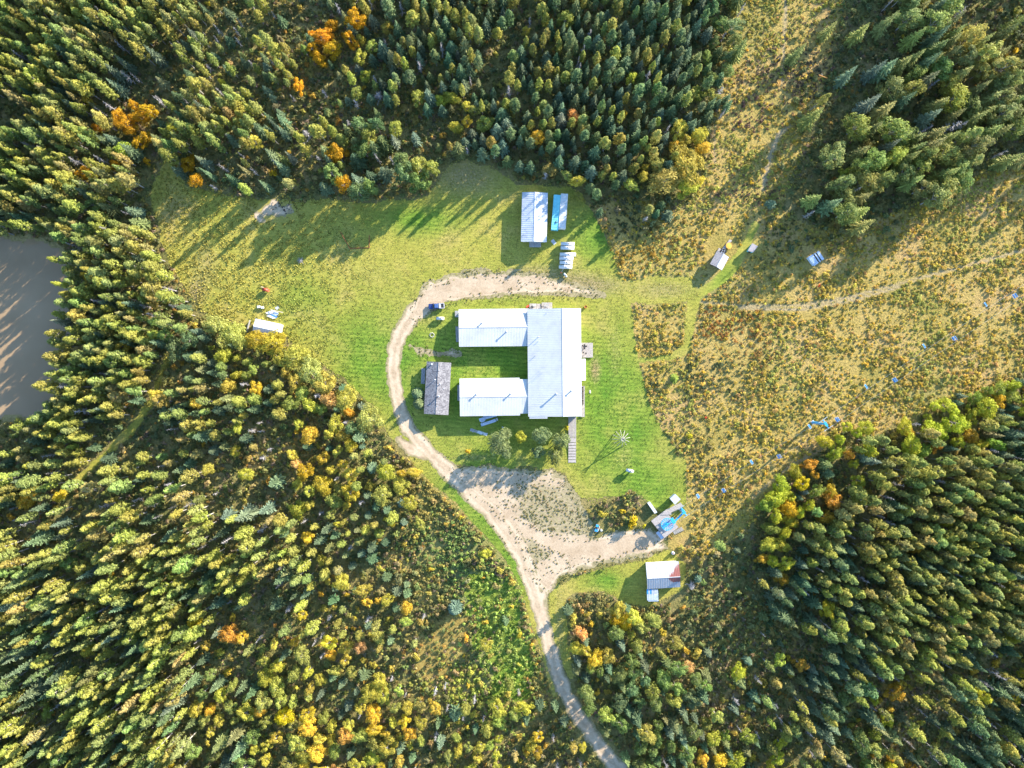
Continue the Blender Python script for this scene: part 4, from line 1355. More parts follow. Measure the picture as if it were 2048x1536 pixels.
def sag(a, b, f, s):
    p = a + (b - a) * f
    return p - Vector((0, 0, 4 * s * f * (1 - f)))


far = up_dir * 120
segsL = [(wc + side * RB, t1L, .05), (t1L, t2L, 1.6), (t2L, t2L + far - Vector((0, 0, 1.2)), 1.2)]
segsR = [(wc - side * RB, t1R, .05), (t1R, t2R, 1.6), (t2R, t2R + far - Vector((0, 0, 1.2)), 1.2)]
for lab, segs in (('thin steel haul rope of the uphill chair line nearer the pond side', segsL), ('thin steel haul rope of the chair line nearer the dense south east woods', segsR)):
    mb = MB()
    for a, b, s in segs:
        n = 24
        for k in range(n):
            mb.tube(sag(a, b, k / n, s), sag(a, b, (k + 1) / n, s), .022, None, 4, False)
    o = mb.build('haul_rope', M['steel'])
    tag(o, lab.replace('nearer the pond side', 'passing the tower on its north side').replace('nearer the dense south east woods', 'passing the tower on its south side'), 'rope', 'haul ropes of the chairlift')


def rope_z(p, segs):
    for a, b, s in segs:
        L = (b - a).to_2d().length
        f = (p - a).to_2d().dot((b - a).to_2d().normalized()) / L
        if 0 <= f <= 1: return sag(a, b, f, s)
    return sag(*segs[-1][:2], 1.0, segs[-1][2])


def make_chair():
    t = thing('lift_chair', 'x', 'lift chair', (0, 0, 0))
    # local: origin at the rope grip, +x uphill
    MB().tube((0, 0, 0), (0, 0, -1.0), .035, None, 6).tube((0, 0, -1.0), (-.35, 0, -1.7), .035, None, 6).tube((-.35, 0, -1.7), (-.35, 0, -2.5), .035, None, 6).build('hanger', M['steel'], t)
    MB().box((0, 0, .02), (.35, .12, .12)).build('grip', M['dark'], t)
    for k in range(5):
        MB().box((.0 + .11 * k - .1, 0, -2.5), (.095, 1.5, .05)).build('seat_slat', M['chair_blue'], t)
    for k in range(4):
        MB().box((-.3 - .05 * k, 0, -2.3 + .15 * k), (.04, 1.5, .13)).build('back_slat', M['chair_blue'], t)
    fr = MB()
    for s_ in (-.75, .75):
        fr.tube((.45, s_, -2.52), (-.28, s_, -2.5), .035, None, 6).tube((-.28, s_, -2.5), (-.5, s_, -1.72), .035, None, 6).tube((.35, s_, -2.5), (.3, s_, -2.2), .03, None, 6).tube((.3, s_, -2.2), (-.35, s_, -2.15), .03, None, 6)
    fr.tube((-.5, -.75, -1.72), (-.5, .75, -1.72), .035, None, 6)
    fr.build('side_frame', M['pale_blue'], t)
    MB().tube((.5, -.7, -2.85), (.5, .7, -2.85), .03, None, 6).tube((.4, -.1, -2.5), (.5, -.1, -2.85), .025, None, 5).tube((.4, .1, -2.5), (.5, .1, -2.85), .025, None, 5).build('foot_rest', M['pale_blue'], t)
    return t


proto = make_chair()
ordw = ['first', 'second', 'third', 'fourth', 'fifth', 'sixth']
first = True
for line, segs, nm in ((LEFT, segsL, 'north'), (RIGHT, segsR, 'south')):
    for k, (px, py, z) in enumerate(line):
        c = proto if first else copy_tree(proto)
        first = False
        q = P3(px, py, z)
        for _ in range(4):
            g_ = rope_z(q, segs)
            q = P3(px, py, g_.z - 2.4)
        c.location = (q.x, q.y, g_.z)
        c.rotation_euler.z = ang + (0 if nm == 'north' else math.pi)
        c['label'] = 'blue lift chair hanging %s uphill from the bullwheel on the %s rope' % (ordw[k], nm)
        c['group'] = 'blue chairs hanging on the lift line'

# orange T post up the ski run
op = wthing('marker_post', 'orange T shaped marker post at the upper end of the ski run', 'post', 1636, 160)
tp = P3(1644.5, 152.5, 3.2)
base = Vector((*W(1632, 163.5), 0))
MB().tube(base, tp, .14, .12, 8).build('pole', M['orange_paint'], op)
aa, bb = P3(1637.8, 149.8, 3.3), P3(1653.8, 156.2, 3.3)
MB().tube(aa, bb, .16, None, 6).build('crossarm', M['orange_paint'], op)
MB().tube(tp, tp + Vector((-.3, .9, .35)), .09, None, 6).build('top_spike', M['new_wood'], op)

# ------------------------------------------------------------------ tipi frame on the lawn
tip = wthing('tipi_frame', 'bare grey tipi frame of leaning poles on the south east lawn', 'tipi frame', 1242, 876.5)
apex = Vector((tip.location.x, tip.location.y, 4.3))
for k in range(12):
    a = 2 * math.pi * k / 12 + .1
    foot = Vector((tip.location.x + math.cos(a) * 3.2, tip.location.y + math.sin(a) * 3.0, 0))
    d = (apex - foot).normalized()
    off = Vector((-math.sin(a), math.cos(a), 0)) * .09
    MB().tube(foot, apex + d * 1.5 + off, .085, .05, 6).build('pole', M['dead_wood'], tip)
MB().rings([apex - Vector((0, 0, .12)), apex + Vector((0, 0, .12))], [.24, .24], 10).build('rope_binding', M['grey_wood'], tip)

# ------------------------------------------------------------------ rust brown ball fence
bf = wthing('backstop_fence', 'low rust brown three sided pipe fence on the north lawn', 'fence', 712, 478)
corners = [P3(682, 465, 0), P3(700.6, 497.5, 0), P3(739, 496, 0), P3(739.2, 472, 0)]
hz = 1.15
for i in range(3):
    a, b = corners[i], corners[i + 1]
    n = 3 if i < 2 else 2
    for z in (.12, hz):
        MB().tube(a + Vector((0, 0, z)), b + Vector((0, 0, z)), .07, None, 6).build('rail', M['rust'], bf)
    wires = MB()
    m_ = int((b - a).length / .5)
    for k in range(1, m_):
        p = inset_line(a, b, k / m_)
        wires.tube(p + Vector((0, 0, .12)), p + Vector((0, 0, hz)), .012, None, 3, False)
    for z in (.4, .7, .95):
        wires.tube(a + Vector((0, 0, z)), b + Vector((0, 0, z)), .012, None, 3, False)
    wires.build('wire_mesh', M['rust'], bf)
    for k in range(n + (1 if i == 2 else 0)):
        p = inset_line(a, b, k / n)
        MB().tube(p, p + Vector((0, 0, hz + .08)), .08, None, 6).build('post', M['rust'], bf)

# ------------------------------------------------------------------ small things on the lawns
rt = thing('red_fuel_tank', 'orange red fuel drum on a stand in the west field', 'tank', (*W(533.5, 580.5), 0), math.radians(-14))
capsule(MB(), (-1.15, 0, .95), (1.15, 0, .95), .55).build('shell', M['red_paint'], rt, smooth=True)
for sx in (-.7, .7):
    for s_ in (-1, 1):
        MB().tube((sx, s_ * .5, 0), (sx, s_ * .3, .7), .05, None, 5).build('leg', M['rust'], rt)
MB().box((.15, .72, .75), (.6, .35, .5)).build('pump_box', M['rust'], rt)
wb_ = thing('board', 'short cream board leaning beside the red fuel drum', 'board', (*W(525.5, 574.5), 0), math.radians(-18))
MB().box((0, 0, .22), (1.1, .28, .06), 0, Matrix.Rotation(.2, 4, 'Y')).build('plank', M['new_wood'], wb_)
for px, py, lab in ((518.5, 614, 'left one of two small pale crates north of the white roofed cabin'), (526, 615.2, 'right one of two small pale crates north of the white roofed cabin')):
    t = thing('crate', lab, 'crate', (*W(px, py), 0), .1, 'two pale crates in the west field')
    for k in range(3):
        MB().box((0, 0, .12 + .24 * k), (.95, .8, .2)).build('side_board', M['trim'], t)
    MB().box((0, 0, .74), (.98, .84, .05)).build('lid', M['white_paint'], t)
sc = wthing('scrap_pile', 'pile of pale boards and sheets with a blue stripe by the white roofed cabin', 'scrap pile', 546, 627)
for pts, z, m_, nm in (([(531, 625.5), (546, 620), (558, 626), (551, 634.5), (541, 633)], .25, 'trim', 'sheet'),
                       ([(536, 631.5), (545, 628.5), (556, 633.5), (551, 637)], .34, 'tarp_blue', 'blue_sheet'),
                       ([(533, 632), (540, 630), (553, 636.5), (547, 638)], .42, 'white_paint', 'sheet'),
                       ([(539, 624.5), (546, 622.6), (547.5, 626.5), (541, 628)], .55, 'white_paint', 'slab'),
                       ([(545, 622), (556, 625), (557, 630.5), (550, 629)], .32, 'pale_blue', 'sheet')):
    MB().prism([W(*p) for p in pts], z - .07, z).build(nm, M[m_], sc)
MB().prism([W(531, 627), W(546, 621.5), W(557, 628), W(549, 636), W(536, 633)], 0, .17).build('base_stack', M['grey_wood'], sc)
lp = thing('long_plank', 'long cream plank lying across the scrap pile', 'plank', (*W(555, 622.5), .58), math.radians(-13))
MB().box((0, 0, .06), (4.6, .28, .09)).build('board', M['new_wood'], lp)
ws = thing('white_sheet', 'square white sheet lying north east of the scrap pile', 'sheet', (*W(554.5, 616), 0), math.radians(35))
MB().box((0, 0, .05), (1.35, 1.1, .06)).build('panel', M['white_paint'], ws)
MB().box((0, 0, .01), (1.1, .2, .02)).build('batten', M['new_wood'], ws)

lb = thing('metal_trough', 'long pale blue metal trough lying in the shade south of the lodge', 'trough', (*W(977, 845), 0), math.radians(18))
MB().box((0, 0, .25), (5.6, 1.0, .06)).build('bottom', M['pale_blue'], lb)
for s_ in (-.5, .5):
    MB().box((0, s_, .45), (5.6, .06, .4)).build('side', M['pale_blue'], lb)
for sx in (-2.8, 2.8):
    MB().box((sx, 0, .45), (.06, .93, .4)).build('end_plate', M['pale_blue'], lb)
for k in range(9):
    MB().box((-2.4 + .6 * k, 0, .655), (.5, .9, .03)).build('cover_board', M['pale_blue'], lb)
MB().box((0, 0, .11), (4.2, .8, .21)).build('skid', M['grey_metal'], lb)
eb = thing('white_block', 'small white block at the east end of the pale blue trough', 'block', (*W(994, 838.5), 0), math.radians(20))
MB().box((0, 0, .25), (.5, .95, .5)).build('body', M['white_paint'], eb)
MB().box((0, 0, .52), (.3, .7, .04)).build('lid', M['tank_white'], eb)
bs = wthing('board_stack', 'jumbled stack of pale blue boards against the south wing wall', 'board stack', 975, 835)
for px, py, L, w_, rz, z in ((979, 832.5, 4.6, 1.0, 8, .1), (975, 835.5, 4.2, .7, 14, .2), (964.5, 838.5, 2.2, 1.2, 20, .1), (966, 842, 1.5, .6, 25, .22), (988, 831.5, 2.0, .7, 5, .3), (969, 836, 2.4, .5, 16, .31)):
    x, y = W(px, py)
    MB().box((x, y, z), (L, w_, .09), math.radians(rz)).build('board', M['pale_blue'], bs)
pk = thing('plank_path', 'grey white plank path lying in the grass south of the lodge', 'plank path', (*W(957.5, 864.3), 0), math.radians(-17))
for k in range(14):
    MB().box((-3.0 + .46 * k, .06 * math.sin(k * 2.1), .04 + .006 * (k % 3)), (.4, 1.0 + .1 * math.sin(k), .05)).build('plank', M['grey_wood' if k < 6 else 'trim'], pk)
sm = thing('white_plank', 'single short white plank north of the yellow bush below the lodge', 'plank', (*W(1006, 855), 0), math.radians(-32))
MB().box((0, 0, .08), (.95, .3, .1)).build('board', M['white_paint'], sm)
fl = thing('flat_stone', 'pale flat stone on the lawn east of the lodge', 'stone', (*W(1180, 783.5), 0), 0)
MB().rings([(0, 0, 0), (0, 0, .12), (0, 0, .16)], [.46, .44, .3], 9).build('rock', M['stone'], fl)
fl.scale = (.8, 1.5, 1)

# rusty sheet, barrels, picnic table, chairs on the lodge decks
rs = thing('rusty_sheet', 'rust red metal sheet leaning beside the cluttered north porch', 'metal sheet', (*W(1055.5, 613), 0), .4)
MB().box((0, 0, .55), (1.3, .9, .05), 0, Matrix.Rotation(.7, 4, 'X') @ Matrix.Rotation(.2, 4, 'Y')).build('sheet', M['red_paint'], rs)
MB().tube((-.3, .3, 0), (-.3, .1, .5), .04, None, 5).tube((.4, .3, 0), (.4, .1, .5), .04, None, 5).build('prop', M['rust'], rs)
bl = wthing('rusty_barrel', 'orange rusty barrel at the north east corner of the lodge', 'barrel', 1171, 614)
p = P3(1171, 614, 0)
MB().rings([p, p + Vector((0, 0, .05)), p + Vector((0, 0, .4)), p + Vector((0, 0, .43)), p + Vector((0, 0, .9)), p + Vector((0, 0, .95)), p + Vector((0, 0, .8))], [.46, .5, .5, .53, .5, .5, .42], 14).build('shell', M['orange_paint'], bl)
MB().rings([p + Vector((0, 0, .81)), p + Vector((0, 0, .83))], [.4, .38], 12).build('ash_fill', M['rust'], bl)


def picnic_table(label, px, py, z, rz):
    x, y = W(px, py, z)
    t = thing('picnic_table', label, 'table', (x, y, z), rz)
    for k in range(5):
        MB().box((0, -.3 + .15 * k, .74), (1.8, .13, .04)).build('top_plank', M['grey_wood'], t)
    for s_ in (-1, 1):
        MB().box((0, s_ * .72, .44), (1.8, .26, .04)).build('bench', M['grey_wood'], t)
        MB().tube((s_ * .6, -.75, 0), (s_ * .6, .3, .71), .045, None, 4).tube((s_ * .6, .75, 0), (s_ * .6, -.3, .71), .045, None, 4).tube((s_ * .6, -.8, .4), (s_ * .6, .8, .4), .04, None, 4).build('leg_frame', M['grey_wood'], t)
    return t


picnic_table('grey picnic table on the larger north porch of the lodge', 1093, 611.5, .65, 0)
PG = 'dark chairs on the square deck'


def patio_chair(label, px, py, rz, z=.53):
    x, y = W(px, py, z)
    t = thing('patio_chair', label, 'chair', (x, y, z), rz, PG)
    MB().box((0, 0, .42), (.5, .5, .05)).build('seat', M['dark'], t)
    MB().box((-.25, 0, .72), (.05, .5, .5)).build('backrest', M['dark'], t)
    for sx in (-.2, .2):
        for s_ in (-.2, .2):
            MB().tube((sx, s_, 0), (sx, s_, .4), .03, None, 4).build('leg', M['dark'], t)


for i, (px, py, rz, lab) in enumerate(((1164.5, 691.5, 0, 'dark patio chair at the north west corner of the square deck'), (1168.6, 689.8, 1.9, 'dark patio chair nearest the north edge of the square deck'),
                                       (1172, 692.6, 3.1, 'dark patio chair east of the small deck table'), (1168.8, 697, 4.4, 'dark patio chair just south of the small deck table'),
                                       (1166.5, 705, .5, 'dark patio chair standing apart at the south west of the deck'), (1171.6, 706.5, 2.2, 'dark patio chair standing alone nearest the deck south edge'))):
    patio_chair(lab, px, py, rz)
x, y = W(1168.4, 693.3, .5)
t = thing('small_table', 'small dark round table among the chairs on the square deck', 'table', (x, y, .53))
MB().rings([(0, 0, .68), (0, 0, .72)], [.45, .45], 14).build('table_top', M['dark'], t)
MB().tube((0, 0, 0), (0, 0, .68), .05, None, 6).build('leg', M['dark'], t)
# cluttered porch
x, y = W(1068, 611, .6)
t = thing('white_cooler', 'white cooler on the small cluttered north porch', 'cooler', (x, y, .62))
MB().box((0, 0, .22), (.95, .6, .42)).build('body', M['tank_white'], t)
MB().box((0, 0, .455), (1.0, .64, .05)).build('lid', M['white_paint'], t)
x, y = W(1064.5, 614, .6)
t = thing('barbecue', 'small dark barbecue on the cluttered north porch', 'barbecue', (x, y, .62))
MB().rings([(0, 0, .55), (0, 0, .7), (0, 0, .95)], [.2, .38, .15], 12).build('bowl', M['dark'], t)
for k in range(3):
    a = k * 2.1
    MB().tube((math.cos(a) * .35, math.sin(a) * .35, 0), (math.cos(a) * .15, math.sin(a) * .15, .6), .025, None, 4).build('leg', M['steel'], t)
# firewood racks on the east walkway
for py, L, lab in ((778, 1.6, 'short firewood rack at the north end of the east walkway'), (790, 2.6, 'long firewood rack on the east walkway of the lodge'), (804, 1.5, 'firewood rack at the middle of the east walkway')):
    x, y = W(1165.2, py, .5)
    t = thing('firewood_rack', lab, 'firewood rack', (x, y, .48), 0)
    for k in range(int(L / .17)):
        for j in range(3):
            MB().tube((-.28, -L / 2 + .1 + k * .17, .16 + j * .17), (.28, -L / 2 + .1 + k * .17, .16 + j * .17), .08, None, 6).build('log', M['bark'], t)
    MB().box((0, 0, .04), (.7, L, .06)).build('base_rail', M['dark'], t)
    for s_ in (-1, 1):
        MB().box((0, s_ * L / 2, .35), (.6, .06, .68)).build('end_panel', M['dark'], t)

# burnt bonfire
bfm = MB()
for k in range(46):
    px, py = 566 + R.gauss(0, 11), 412 + R.gauss(0, 10)
    x, y = W(px, py)
    a, L = R.uniform(0, 3.14), R.uniform(.15, .8)
    bfm.tube((x - math.cos(a) * L / 2, y - math.sin(a) * L / 2, .1), (x + math.cos(a) * L / 2, y + math.sin(a) * L / 2, R.uniform(.08, .25)), R.uniform(.07, .13), None, 5)
tag(bfm.build('charred_wood', M['char']), 'charred sticks scattered over the pale bonfire patch', 'charred wood', None, 'stuff')
# fire ring in the turf west of the lodge
fr_ = wthing('fire_ring', 'small ring of stones in the grass west of the north wing', 'fire ring', 864, 670)
for k in range(9):
    a = 2 * math.pi * k / 9
    p = fr_.location + Vector((math.cos(a) * .75, math.sin(a) * .75, 0))
    MB().rings([p, p + Vector((0, 0, .18)), p + Vector((0, 0, .27))], [.2, .19, .1], 6).build('stone', M['stone'], fr_)


# ------------------------------------------------------------------ plants: prototype meshes
class Leafy:
    """Collects leaf faces with a per-leaf colour factor."""
    def __init__(self, rr):
        self.v, self.f, self.lv, self.r = [], [], [], rr

    def poly(self, pts, lv):
        n = len(self.v)
        self.v += [tuple(p) for p in pts]
        self.f.append(tuple(range(n, n + len(pts))))
        self.lv += [lv] * len(pts)

    def leaf(self, c, nrm, size, lv, aspect=1.6):
        nrm = Vector(nrm)
        if nrm.length < 1e-4: nrm = Vector((0, 0, 1))
        nrm.normalize()
        t = nrm.orthogonal().normalized()
        t = t * math.cos(a_ := self.r.uniform(0, 6.283)) + nrm.cross(t) * math.sin(a_)
        b = nrm.cross(t)
        s = size / 2
        self.poly([c - t * s * aspect, c - b * s * .6, c + t * s * aspect, c + b * s * .6], lv)

    def clump(self, c, rad, n, size, out=Vector((0, 0, 1)), base=1.0):
        r = self.r
        for _ in range(n):
            d = Vector((r.gauss(0, 1), r.gauss(0, 1), r.gauss(0, 1))).normalized()
            p = c + d * rad * r.uniform(.45, 1.0)
            nr = d * .9 + out * .6 + Vector((r.gauss(0, .5), r.gauss(0, .5), r.gauss(0, .5)))
            self.leaf(p, nr, size * r.uniform(.7, 1.3), base * r.uniform(.72, 1.25))


def spruce_parts(seed, h=12.0, rad=1.9, dens=1.0, ragged=.25):
    r = random.Random(seed)
    lf = Leafy(r)
    z = h * .06
    while z < h * .985:
        f = (z - h * .04) / (h * .96)
        rr = rad * (1 - f) ** .82 * (1 if f > .08 else .8) + .10
        n = max(4, int((5 + 5.5 * (1 - f)) * dens))
        a0 = r.uniform(0, 6.28)
        for k in range(n):
            a = a0 + 6.283 * k / n + r.gauss(0, .18)
            L = rr * r.uniform(1 - ragged * 1.6, 1 + ragged)
            d = Vector((math.cos(a), math.sin(a), 0))
            s = Vector((-d.y, d.x, 0))
            lv = r.uniform(.7, 1.25)
            z0 = z + r.uniform(-.12, .12)
            drop = L * (.42 - .3 * f)

            def sp(t):
                return Vector((0, 0, z0 - drop * t + L * .12 * t * t)) + d * L * t
            w = L * .26 + .09
            for t0, t1, t2 in ((.08, .55, .42), (.36, .80, .70), (.62, 1.0, .88)):
                for sg in (-1, 1):
                    tipv = sp(t2 + .1) + s * sg * w * (1.05 - t2 * .75) - Vector((0, 0, .12 * L + .05))
                    lf.poly([sp(t0), sp(t1), tipv] if sg < 0 else [sp(t1), sp(t0), tipv], lv * r.uniform(.85, 1.12))
        z += .40 * r.uniform(.85, 1.2) * (h / 12) ** .4
    # leader
    for k in range(3):
        a = k * 2.1
        d = Vector((math.cos(a), math.sin(a), 0)) * .09
        lf.poly([Vector((0, 0, h * .95)) + d, Vector((0, 0, h * 1.03)), Vector((0, 0, h * .95)) - d], 1.1)
    tr = MB().tube((0, 0, -.2), (0, 0, h * .97), .015 * h, .02, 6)
    return lf, tr


def pine_parts(seed, h=13.0, rad=1.45, crown0=.42, n=80):
    r = random.Random(seed)
    lf = Leafy(r)
    tr = MB().tube((0, 0, -.2), (0, 0, h * .97), .011 * h, .03, 6)
    lean = r.gauss(0, .25), r.gauss(0, .25)
    for k in range(n):
        f = r.random() ** .85
        z = h * (crown0 + (1 - crown0) * f)
        prof = (math.sin(math.pi * min(1, (f * .86 + .16))) ** .7) * (1 - .25 * f)
        rr = rad * prof * r.uniform(.35, 1.08)
        a = r.uniform(0, 6.283)
        c = Vector((math.cos(a) * rr + lean[0] * f, math.sin(a) * rr + lean[1] * f, z))
        out = Vector((math.cos(a), math.sin(a), .8))
        lf.clump(c, r.uniform(.28, .5), 14, .32, out, r.uniform(.78, 1.15))
        if k % 5 == 0:
            tr.tube((0, 0, z - .3), c, .03, .012, 3, False)
    for k in range(7):                                         # dead lower snags
        z = h * r.uniform(.12, crown0)
        a = r.uniform(0, 6.283)
        L = r.uniform(.5, 1.2)
        tr.tube((0, 0, z), (math.cos(a) * L, math.sin(a) * L, z + .1), .025, .008, 3, False)
    return lf, tr


def poplar_parts(seed, h=9.0, rad=2.4, crown0=.25, lobes=13, leaves=85, size=.32):
    r = random.Random(seed)
    lf = Leafy(r)
    tr = MB().tube((0, 0, -.2), (0, 0, h * .55), .016 * h, .05, 6)
    for k in range(lobes):
        f = (k + .5) / lobes
        z = h * (crown0 + (1 - crown0) * (.12 + .80 * f))
        prof = math.sin(math.pi * (.18 + .72 * f)) ** .75
        a = 2.4 * k + r.gauss(0, .3)
        rr = rad * prof * r.uniform(.45, .78) if f < .92 else rad * .15
        rr *= r.uniform(.8, 1.3)
        c = Vector((math.cos(a) * rr, math.sin(a) * rr, z))
        tr.tube((0, 0, z * .68), c, .05, .015, 4, False)
        lobe_r = rad * r.uniform(.26, .46)
        base = r.uniform(.82, 1.14)
        for _ in range(int(leaves * 1.5)):
            d = Vector((r.gauss(0, 1), r.gauss(0, 1), r.gauss(.25, 1))).normalized()
            p = c + d * lobe_r * r.uniform(.55, 1.08)
            lf.leaf(p, d + Vector((r.gauss(0, .45), r.gauss(0, .45), r.gauss(0, .45))), size * r.uniform(.7, 1.35), base * r.uniform(.75, 1.22))
    return lf, tr


def shrub_parts(seed, h=1.8, rad=1.3, stems=9, leaves=22, size=.34):
    r = random.Random(seed)
    lf = Leafy(r)
    tr = MB()
    for k in range(stems):
        a = 6.283 * k / stems + r.gauss(0, .4)
        rr = rad * r.uniform(.1, .8)
        z = h * (1 - .45 * (rr / rad) ** 1.5) * r.uniform(.6, 1.05)
        c = Vector((math.cos(a) * rr, math.sin(a) * rr, z * .8))
        tr.tube((0, 0, 0), c, .03, .01, 3, False)
        lf.clump(c, rad * r.uniform(.3, .42), leaves, size, Vector((math.cos(a), math.sin(a), 1)), r.uniform(.75, 1.18))
    return lf, tr


def dead_parts(seed, h=11.0, n=46, rad=1.3, bushy=0):
    r = random.Random(seed)
    tr = MB().tube((0, 0, -.2), (0, 0, h), .013 * h, .02, 6)
    for k in range(n):
        f = r.random()
        z = h * (.15 + .8 * f)
        a = r.uniform(0, 6.283)
        L = rad * (1.1 - .8 * f) * r.uniform(.5, 1.2)
        d = Vector((math.cos(a), math.sin(a), r.uniform(-.25, .35)))
        e = Vector((0, 0, z)) + d * L
        tr.tube((0, 0, z), e, .055, .02, 3, False)
        for _ in range(2):
            q = Vector((0, 0, z)) + d * L * r.uniform(.35, .8)
            tr.tube(q, q + d * L * .3 + Vector((r.gauss(0, .25), r.gauss(0, .25), r.gauss(0, .15))), .03, .012, 3, False)
    return None, tr


def tuft_parts(seed, rad=.45, h=.4, n=14, w=.10):
    r = random.Random(seed)
    lf = Leafy(r)
    for k in range(n):
        a = r.uniform(0, 6.283)
        d = Vector((math.cos(a), math.sin(a), 0))
        s = Vector((-d.y, d.x, 0)) * w * r.uniform(.7, 1.3)
        b = d * r.uniform(0, rad * .4)
        e = d * rad * r.uniform(.5, 1.1) + Vector((0, 0, h * r.uniform(.5, 1.1)))
        lf.poly([b - s, b + s, e], r.uniform(.7, 1.25))
    return lf, None


def leaf_mesh(name, lf, mat, trunk=None, trunk_mat=None):
    me = bpy.data.meshes.new(name)
    v, f, lv = list(lf.v) if lf else [], list(lf.f) if lf else [], list(lf.lv) if lf else []
    nleaf = len(f)
    if trunk is not None:
        n = len(v)
        v += trunk.v
        f += [tuple(i + n for i in q) for q in trunk.f]
        lv += [1.0] * len(trunk.v)
    me.from_pydata([tuple(p) for p in v], [], f)
    a = me.attributes.new('leaf', 'FLOAT', 'POINT')
    a.data.foreach_set('value', lv)
    if mat is not None: me.materials.append(mat)
    if trunk is not None and trunk_mat is not None:
        me.materials.append(trunk_mat)
        if mat is not None:
            idx = np.zeros(len(f), np.int32)
            idx[nleaf:] = 1
            me.polygons.foreach_set('material_index', idx)
    return me


SPEC = {}   # kind -> list of variants (crown mesh, trunk mesh, joined mesh, height, radius)


def add_kind(kind, variants, leafmat, barkmat):
    lst = []
    for i, (parts, h, rad) in enumerate(variants):
        lf, tr = parts
        cm = leaf_mesh(kind + '_crown', lf, leafmat) if lf else None
        tm = leaf_mesh(kind + '_trunk', None, None, tr, barkmat) if tr else None
        jm = leaf_mesh(kind + '_whole', lf, leafmat if lf else None, tr, barkmat)
        lst.append((cm, tm, jm, h, rad))
    SPEC[kind] = lst


add_kind('spruce_tree', [(spruce_parts(s, h, r_, d), h, r_) for s, h, r_, d in ((1, 12, 1.75, 1.0), (2, 13, 1.95, 1.0), (3, 11, 1.6, 1.1), (4, 12, 2.2, .95))] + [(spruce_parts(5, 9, 2.6, 1.9, .08), 9, 2.6)], M['needle'], M['bark'])
add_kind('pine_tree', [(pine_parts(s, 13, r_, c0, n), 13, r_) for s, r_, c0, n in ((11, 1.35, .30, 105), (12, 1.55, .24, 125), (13, 1.2, .38, 90), (14, 1.45, .20, 130), (15, 1.7, .32, 120))], M['needle'], M['pale_bark'])
add_kind('poplar_tree', [(poplar_parts(s, 9, r_, c0, lo, lv), 9, r_) for s, r_, c0, lo, lv in ((21, 2.3, .25, 13, 85), (22, 2.7, .2, 15, 85), (23, 2.0, .3, 11, 85), (24, 2.5, .15, 16, 80))], M['leaf'], M['pale_bark'])
add_kind('shrub', [(shrub_parts(s, h, r_), h, r_) for s, h, r_ in ((31, 1.9, 1.35), (32, 2.3, 1.2), (33, 1.6, 1.5), (34, 2.0, 1.1))], M['leaf'], M['bark'])
add_kind('dead_tree', [(dead_parts(s, h, n, r_), h, r_) for s, h, n, r_ in ((41, 11, 46, 1.2), (42, 9, 60, 1.6), (43, 12, 34, .9))], M['leaf'], M['dead_wood'])
BUSH = [leaf_mesh('meadow_bush', shrub_parts(s, h, r_, st, lv, .27)[0], M['leaf']) for s, h, r_, st, lv in ((51, .8, .62, 5, 12), (52, 1.0, .55, 5, 12), (53, .6, .75, 6, 11), (54, .9, .5, 4, 13), (55, .7, .7, 6, 11))]
TUFT = [leaf_mesh('grass_tuft', tuft_parts(s)[0], M['blade']) for s in (61, 62, 63)]

# ------------------------------------------------------------------ scattering (one object per kind of growth nobody could count)
HIDDEN = {}


def protos(name, meshes):
    c = bpy.data.collections.new(name)
    for i, m in enumerate(meshes):
        o = bpy.data.objects.new('%s_form_%02d' % (name, i), m)
        c.objects.link(o)
    return c


def scatter(name, meshes, pos, rotz, scl, idx, tint, label):
    n = len(pos)
    me = bpy.data.meshes.new(name)
    me.vertices.add(n)
    me.vertices.foreach_set('co', np.asarray(pos, np.float32).ravel())
    rot = np.zeros((n, 3), np.float32)
    rot[:, 2] = rotz
    for k, arr, t, fld in (('rot', rot, 'FLOAT_VECTOR', 'vector'), ('scl', np.asarray(scl, np.float32), 'FLOAT_VECTOR', 'vector'), ('tint', np.asarray(tint, np.float32), 'FLOAT_VECTOR', 'vector')):
        a = me.attributes.new(k, t, 'POINT')
        a.data.foreach_set(fld, arr.ravel())
    a = me.attributes.new('idx', 'INT', 'POINT')
    a.data.foreach_set('value', np.asarray(idx, np.int32))
    o = bpy.data.objects.new(name, me)
    COL.objects.link(o)
    ng = bpy.data.node_groups.new(name + '_nodes', 'GeometryNodeTree')
    ng.interface.new_socket('Geometry', in_out='INPUT', socket_type='NodeSocketGeometry')
    ng.interface.new_socket('Geometry', in_out='OUTPUT', socket_type='NodeSocketGeometry')
    gi, go = ng.nodes.new('NodeGroupInput'), ng.nodes.new('NodeGroupOutput')
    ci = ng.nodes.new('GeometryNodeCollectionInfo')
    ci.inputs['Collection'].default_value = protos(name, meshes)
    ci.inputs['Separate Children'].default_value = True
    ci.inputs['Reset Children'].default_value = True
    ip = ng.nodes.new('GeometryNodeInstanceOnPoints')
    ip.inputs['Pick Instance'].default_value = True

    def named(k, t):
        q = ng.nodes.new('GeometryNodeInputNamedAttribute')
        q.data_type = t
        q.inputs['Name'].default_value = k
        return [s for s in q.outputs if s.name == 'Attribute' and s.enabled][0]
    L = ng.links.new
    L(gi.outputs[0], ip.inputs['Points'])
    L(ci.outputs[0], ip.inputs['Instance'])
    L(named('idx', 'INT'), ip.inputs['Instance Index'])
    L(named('rot', 'FLOAT_VECTOR'), ip.inputs['Rotation'])
    L(named('scl', 'FLOAT_VECTOR'), ip.inputs['Scale'])
    L(ip.outputs[0], go.inputs[0])
    md = o.modifiers.new('scatter', 'NODES')
    md.node_group = ng
    return tag(o, label, None, None, 'stuff')


